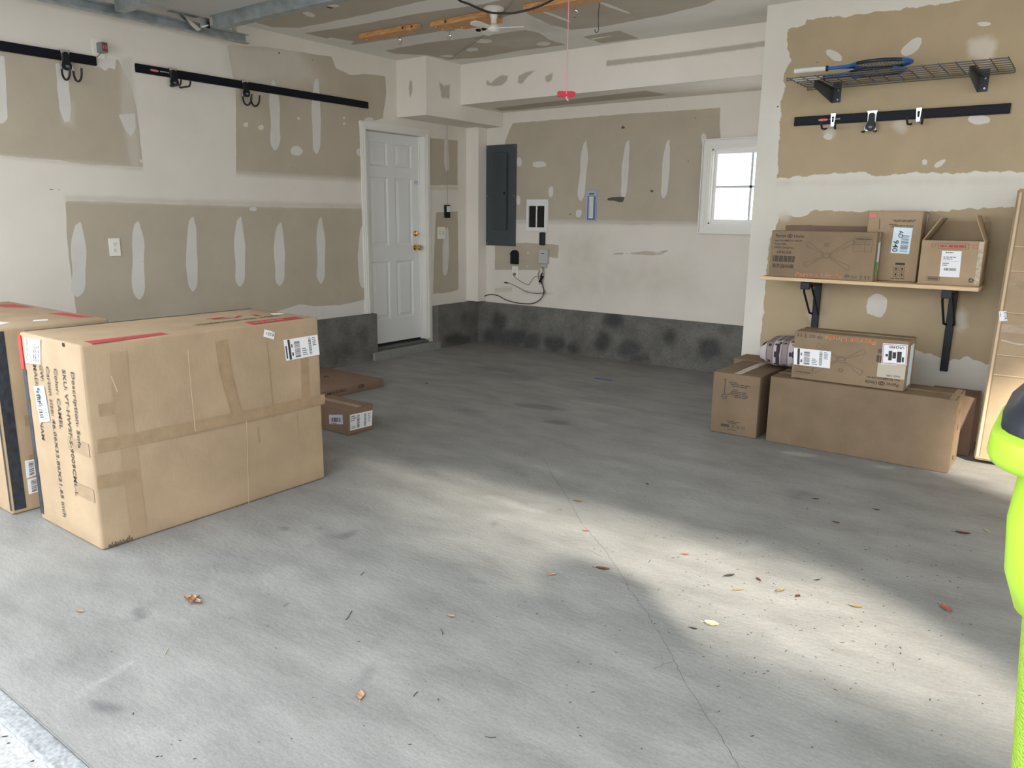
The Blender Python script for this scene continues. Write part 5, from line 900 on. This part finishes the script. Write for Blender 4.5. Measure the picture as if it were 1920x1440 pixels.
# ================================================================ waste bin
LIME = mat('lime_plastic', (.38, .60, .04), .38, bump=.04, bscale=60); LIMET = mat('lime_textured', (.35, .55, .045), .55, bump=.9, bscale=120, stretch=(1, 1, 2.2)); LID = mat('lid_black', (.022, .025, .032), .33, bump=.05, bscale=40)
bx0, bx1, by0, by1 = -.038, .24, 1.20, 1.48
t = empty('waste_bin', ((bx0+bx1)/2, (by0+by1)/2, 0), 'lime green wheeled waste bin with a black lid at the right edge', 'bin')
def rring(x0, x1, y0, y1, z, r, n=6):
    o = []
    for (cx, cy_, a0) in ((x1-r, y1-r, 0), (x0+r, y1-r, 90), (x0+r, y0+r, 180), (x1-r, y0+r, 270)):
        for i in range(n+1): a = math.radians(a0+90*i/n); o.append((cx+r*math.cos(a), cy_+r*math.sin(a), z))
    return o
def loft(rings, mb, mi=0, cap=True):
    n = len(rings[0]); k = len(mb.v)
    for r in rings: mb.v += r
    for i in range(len(rings)-1):
        for j in range(n): a = k+i*n+j; b = k+i*n+(j+1) % n; mb.f.append([a, b, b+n, a+n]); mb.m.append(mi)
    if cap: mb.f.append([k+j for j in range(n)][::-1]); mb.m.append(mi); mb.f.append([k+(len(rings)-1)*n+j for j in range(n)]); mb.m.append(mi)
    return mb
def ins(d_, z, r, e=0): return rring(bx0+d_, bx1-d_, by0+d_+e, by1-d_, z, r)
loft([ins(.085, .03, .05), ins(.075, .10, .06), ins(.045, .50, .06), ins(.022, .84, .06)], MB(), 0).build('lower_body', LIMET, t, smooth=50)
loft([ins(.035, .81, .06), ins(.012, .825, .06), ins(-.006, .88, .07), ins(-.012, .96, .07), ins(-.004, 1.055, .07)], MB(), 0).build('upper_body', LIME, t, smooth=50)
loft([ins(-.02, 1.035, .08), ins(-.042, 1.042, .10), ins(-.048, 1.055, .10), ins(-.046, 1.083, .10), ins(-.034, 1.09, .09), ins(-.01, 1.09, .08)], MB(), 0).build('rim', LIME, t, smooth=50)
lid_ = loft([ins(-.036, 1.088, .10), ins(-.036, 1.11, .10), ins(-.022, 1.13, .10), ins(-.006, 1.16, .09), ins(.02, 1.18, .08), ins(.05, 1.225, .08), ins(.10, 1.25, .06)], MB(), 0).build('lid', LID, t, smooth=50)
mb = MB(); loft([rring(bx0+.02, bx0+.14, by0+.06, by0+.22, 1.150, .04), rring(bx0-.008, bx0+.14, by0+.04, by0+.24, 1.178, .05), rring(bx0-.002, bx0+.14, by0+.045, by0+.235, 1.190, .05)], mb); mb.build('lid_boss', LID, lid_, smooth=50)
mb = MB(); mb.tube([(bx0-.004, by0+.05, 1.04), (bx0-.004, by0+.12, 1.04)], .006, 6); mb.build('rim_tab', LIME, t, smooth=50)
for x in (bx0+.10, bx1-.10): MB().lathe((x-.025, by1-.06, .101), [(.06, 0), (.10, .004), (.10, .046), (.06, .05)], 24, (1, 0, 0)).build('wheel', RUB, t, smooth=40)
MB().tube([(bx0+.08, by1-.06, .10), (bx1-.08, by1-.06, .10)], .010, 8).build('axle', SHB, t)
# ================================================================ leaves, twigs and grit on the floor
LC = dict(tan=mat('leaf_tan', (.42, .24, .15), .7, var=.25, scale=60), brown=mat('leaf_brown', (.10, .035, .022), .6, var=.3, scale=60), red=mat('leaf_red', (.33, .11, .075), .6, var=.2, scale=60), dark=mat('leaf_dark', (.035, .03, .022), .7), pale=mat('leaf_pale', (.50, .42, .26), .7, var=.25, scale=80), olive=mat('leaf_olive', (.22, .16, .08), .7, var=.2, scale=60))
def leaf(px, py, L_, W_, rot, col, label, curl=.3, z=.0006):
    c_ = at(px, py, 'Z', 0); n = 8; r = random.Random(int(px*3+py)); bm = MB(); top = []; ca, sa = math.cos(rot), math.sin(rot)
    for i in range(n+1):
        t_ = i/n; w_ = W_/2*math.sin(math.pi*min(1, t_*.92+.04))**.8*(1+.12*r.uniform(-1, 1)); x = (t_-.5)*L_
        row = []
        for s_ in (-1, -.5, 0, .5, 1):
            y = s_*w_; h = z+curl*L_*.35*(abs(s_)**2*.6+((t_-.5)*1.6)**2*.5)+r.uniform(0, .0008)
            row.append((c_[0]+x*ca-y*sa, c_[1]+x*sa+y*ca, h))
        top.append(row)
    k = 5
    for row in top: bm.v += row
    N = len(bm.v)
    for row in top: bm.v += [(x, y, h+.0007) for x, y, h in row]
    for i in range(n):
        for j in range(4):
            a = i*k+j; f = [a, a+1, a+k+1, a+k]; bm.f.append(f[::-1]); bm.m.append(0); bm.f.append([q_+N for q_ in f]); bm.m.append(0)
    bm.tube([(c_[0]-L_*.5*ca, c_[1]-L_*.5*sa, z+.002), (c_[0]-L_*.78*ca, c_[1]-L_*.78*sa, z+.0025)], .0009, 5)
    o = solo(bm, 'fallen_leaf', LC[col], (c_[0], c_[1], 0), label, 'leaf', 'fallen leaves on the garage floor')
    return o
for q in ((1130, 1067, .055, .022, .3, 'brown', 'dark glossy leaf left of the crack in the bright patch of floor'), (1368, 1080, .045, .018, 1.0, 'dark', 'blackish leaf lying right of the floor crack'), (1385, 1107, .042, .014, .9, 'olive', 'pale brown curled leaf just below the blackish leaf'),
          (1422, 1087, .028, .014, 2.4, 'brown', 'small brown leaf right of the blackish leaf'), (1285, 1040, .030, .018, .6, 'red', 'small red leaf between the crack and the blackish leaf'), (1334, 1170, .050, .036, .2, 'pale', 'pale round leaf pressed flat near the crack in the bright floor'),
          (1773, 1141, .055, .032, 2.2, 'red', 'reddish leaf on the shaded floor near the bin'), (1805, 1000, .06, .024, .2, 'brown', 'curled brown leaf on the floor between the cartons and the bin'), (1850, 996, .030, .010, 2.3, 'pale', 'tiny pale folded leaf nearest the bin rim'),
          (1300, 1179, .024, .012, .2, 'dark', 'tiny dark chip left of the pale round leaf'), (1496, 1118, .024, .016, 1.4, 'brown', 'small dark leaf right of the standing leaf'), (1463, 1108, .040, .020, 1.2, 'olive', 'upturned olive leaf casting a thin shadow'),
          (1085, 940, .045, .018, .3, 'olive', 'tan leaf touching the upper part of the crack'), (1098, 996, .026, .014, .2, 'red', 'small orange leaf right beside the crack'), (1035, 1078, .034, .012, 1.0, 'tan', 'slim tan leaf left of the crack'),
          (845, 1156, .030, .014, .3, 'tan', 'two-tone leaf scrap in the middle foreground'), (675, 1305, .045, .024, 2.4, 'tan', 'brown leaf below the dark scuff marks in the foreground'), (150, 1147, .030, .013, .4, 'tan', 'orange leaf scrap at the left foreground'),
          (1605, 1138, .045, .020, .3, 'olive', 'crumpled olive leaf in the shaded floor at right'), (1530, 936, .030, .010, .5, 'dark', 'dark leaf sliver in front of the long box'), (1644, 956, .026, .014, .1, 'dark', 'dark leaf fleck on the floor below the long box'), (1568, 980, .03, .014, .1, 'brown', 'brown fleck midway between long box and bin shadow'),
          (1214, 908, .018, .014, 0, 'dark', 'tiny round dark seed pod on the middle floor'), (1533, 1088, .024, .008, 1., 'dark', 'thin dark sliver right of the standing leaf'), (800, 719, .03, .02, 0, 'dark', 'dark leaf crumb on the floor near the door step')):
    leaf(*q)
t = empty('leaf_clump', tuple(at(360, 1126, 'Z', 0)), 'crumpled clump of tan dry leaves in the left foreground', 'leaves')
for k, (dx_, dy_, r_) in enumerate(((-6, -3, .3), (4, -2, 1.2), (0, 4, 2.1), (9, 5, .1), (3, 0, 2.7))):
    o = leaf(360+dx_, 1126+dy_, .040, .022, r_, 'tan' if k != 1 else 'olive', 'x', curl=.7, z=.001+.0015*k); lw = Vector(o.location); o.parent = t; o.location = lw-Vector(t.location); o.name = 'leaf'
    for kk in ('label', 'category', 'group'): del o[kk]
def twig(pts, label, r=.0011, col='dark'):
    P = [at(x, y, 'Z', .0016) for x, y in pts]; tag(solo(MB().tube(smooth_path(P, 3), r, 5), 'twig', LC[col], tuple(P[0]), label, 'twig', 'twigs on the floor'))
twig([(648, 1162), (652, 1158), (657, 1150), (660, 1145)], 'bent dark twig in the middle foreground'); twig([(830, 1190), (829, 1184), (826, 1179)], 'tiny twig right of the two-tone leaf scrap'); twig([(531, 1137), (537, 1133), (541, 1130)], 'short tan twig right of the leaf clump', col='olive'); twig([(309, 1227), (312, 1221), (316, 1215)], 'straw-like twig in the left foreground', col='pale'); twig([(676, 1079), (679, 1075), (683, 1073)], 'dark curved twig in front of the sofa box'); twig([(775, 1306), (779, 1300), (784, 1297)], 'small twig right of the brown foreground leaf'); twig([(910, 1381), (920, 1383), (930, 1382)], 'small dark twig near the bottom of the floor')
a, b = at(1116, 709, 'Z', .002), at(1147, 713.5, 'Z', .002); tag(solo(MB().tube([a, b], .004, 8), 'blue_straw', mat('blue_strip', (.02, .06, .25), .4), tuple(a), 'dark blue straw lying on the shaded floor near the back kerb', 'straw'))
mb = MB(); rg = random.Random(11)
for i in range(460):
    u = rg.random(); x, y = (rg.gauss(1480, 210), rg.gauss(1090, 110)) if u < .62 else (rg.uniform(150, 1850), rg.uniform(740, 1430))
    if y < 700 or x > 1860 or (x < 640 and y < 1040) or (x > 1300 and y < 905): continue
    c_ = at(x, y, 'Z', 0); s_ = rg.uniform(.0006, .0026); a = rg.uniform(0, 3.14); e = rg.uniform(1, 3.2); ca, sa = math.cos(a), math.sin(a)
    P = [(c_[0]+(u_*e*ca-v_*sa)*s_, c_[1]+(u_*e*sa+v_*ca)*s_, .0003) for u_, v_ in ((-1, 0), (0, -.6), (1, 0), (0, .6))]; mb.prism(P, (0, 0, .0012))
o = mb.build('grit', LC['dark']); tag(o, 'scattered dark grit and leaf crumbs over the garage floor', 'debris', kind='stuff')
mb = MB()
for i in range(150):
    c_ = (rg.uniform(-2.3, -1.3), rg.uniform(.35, .66)); s_ = rg.uniform(.001, .0035); a = rg.gauss(.6, .5); e = rg.uniform(1, 4); ca, sa = math.cos(a), math.sin(a)
    mb.prism([(c_[0]+(u_*e*ca-v_*sa)*s_, c_[1]+(u_*e*sa+v_*ca)*s_, -.0217) for u_, v_ in ((-1, 0), (0, -.6), (1, 0), (0, .6))], (0, 0, .002))
o = mb.build('driveway_debris', LC['dark']); tag(o, 'dark crumbs and needles along the driveway edge', 'debris', kind='stuff')
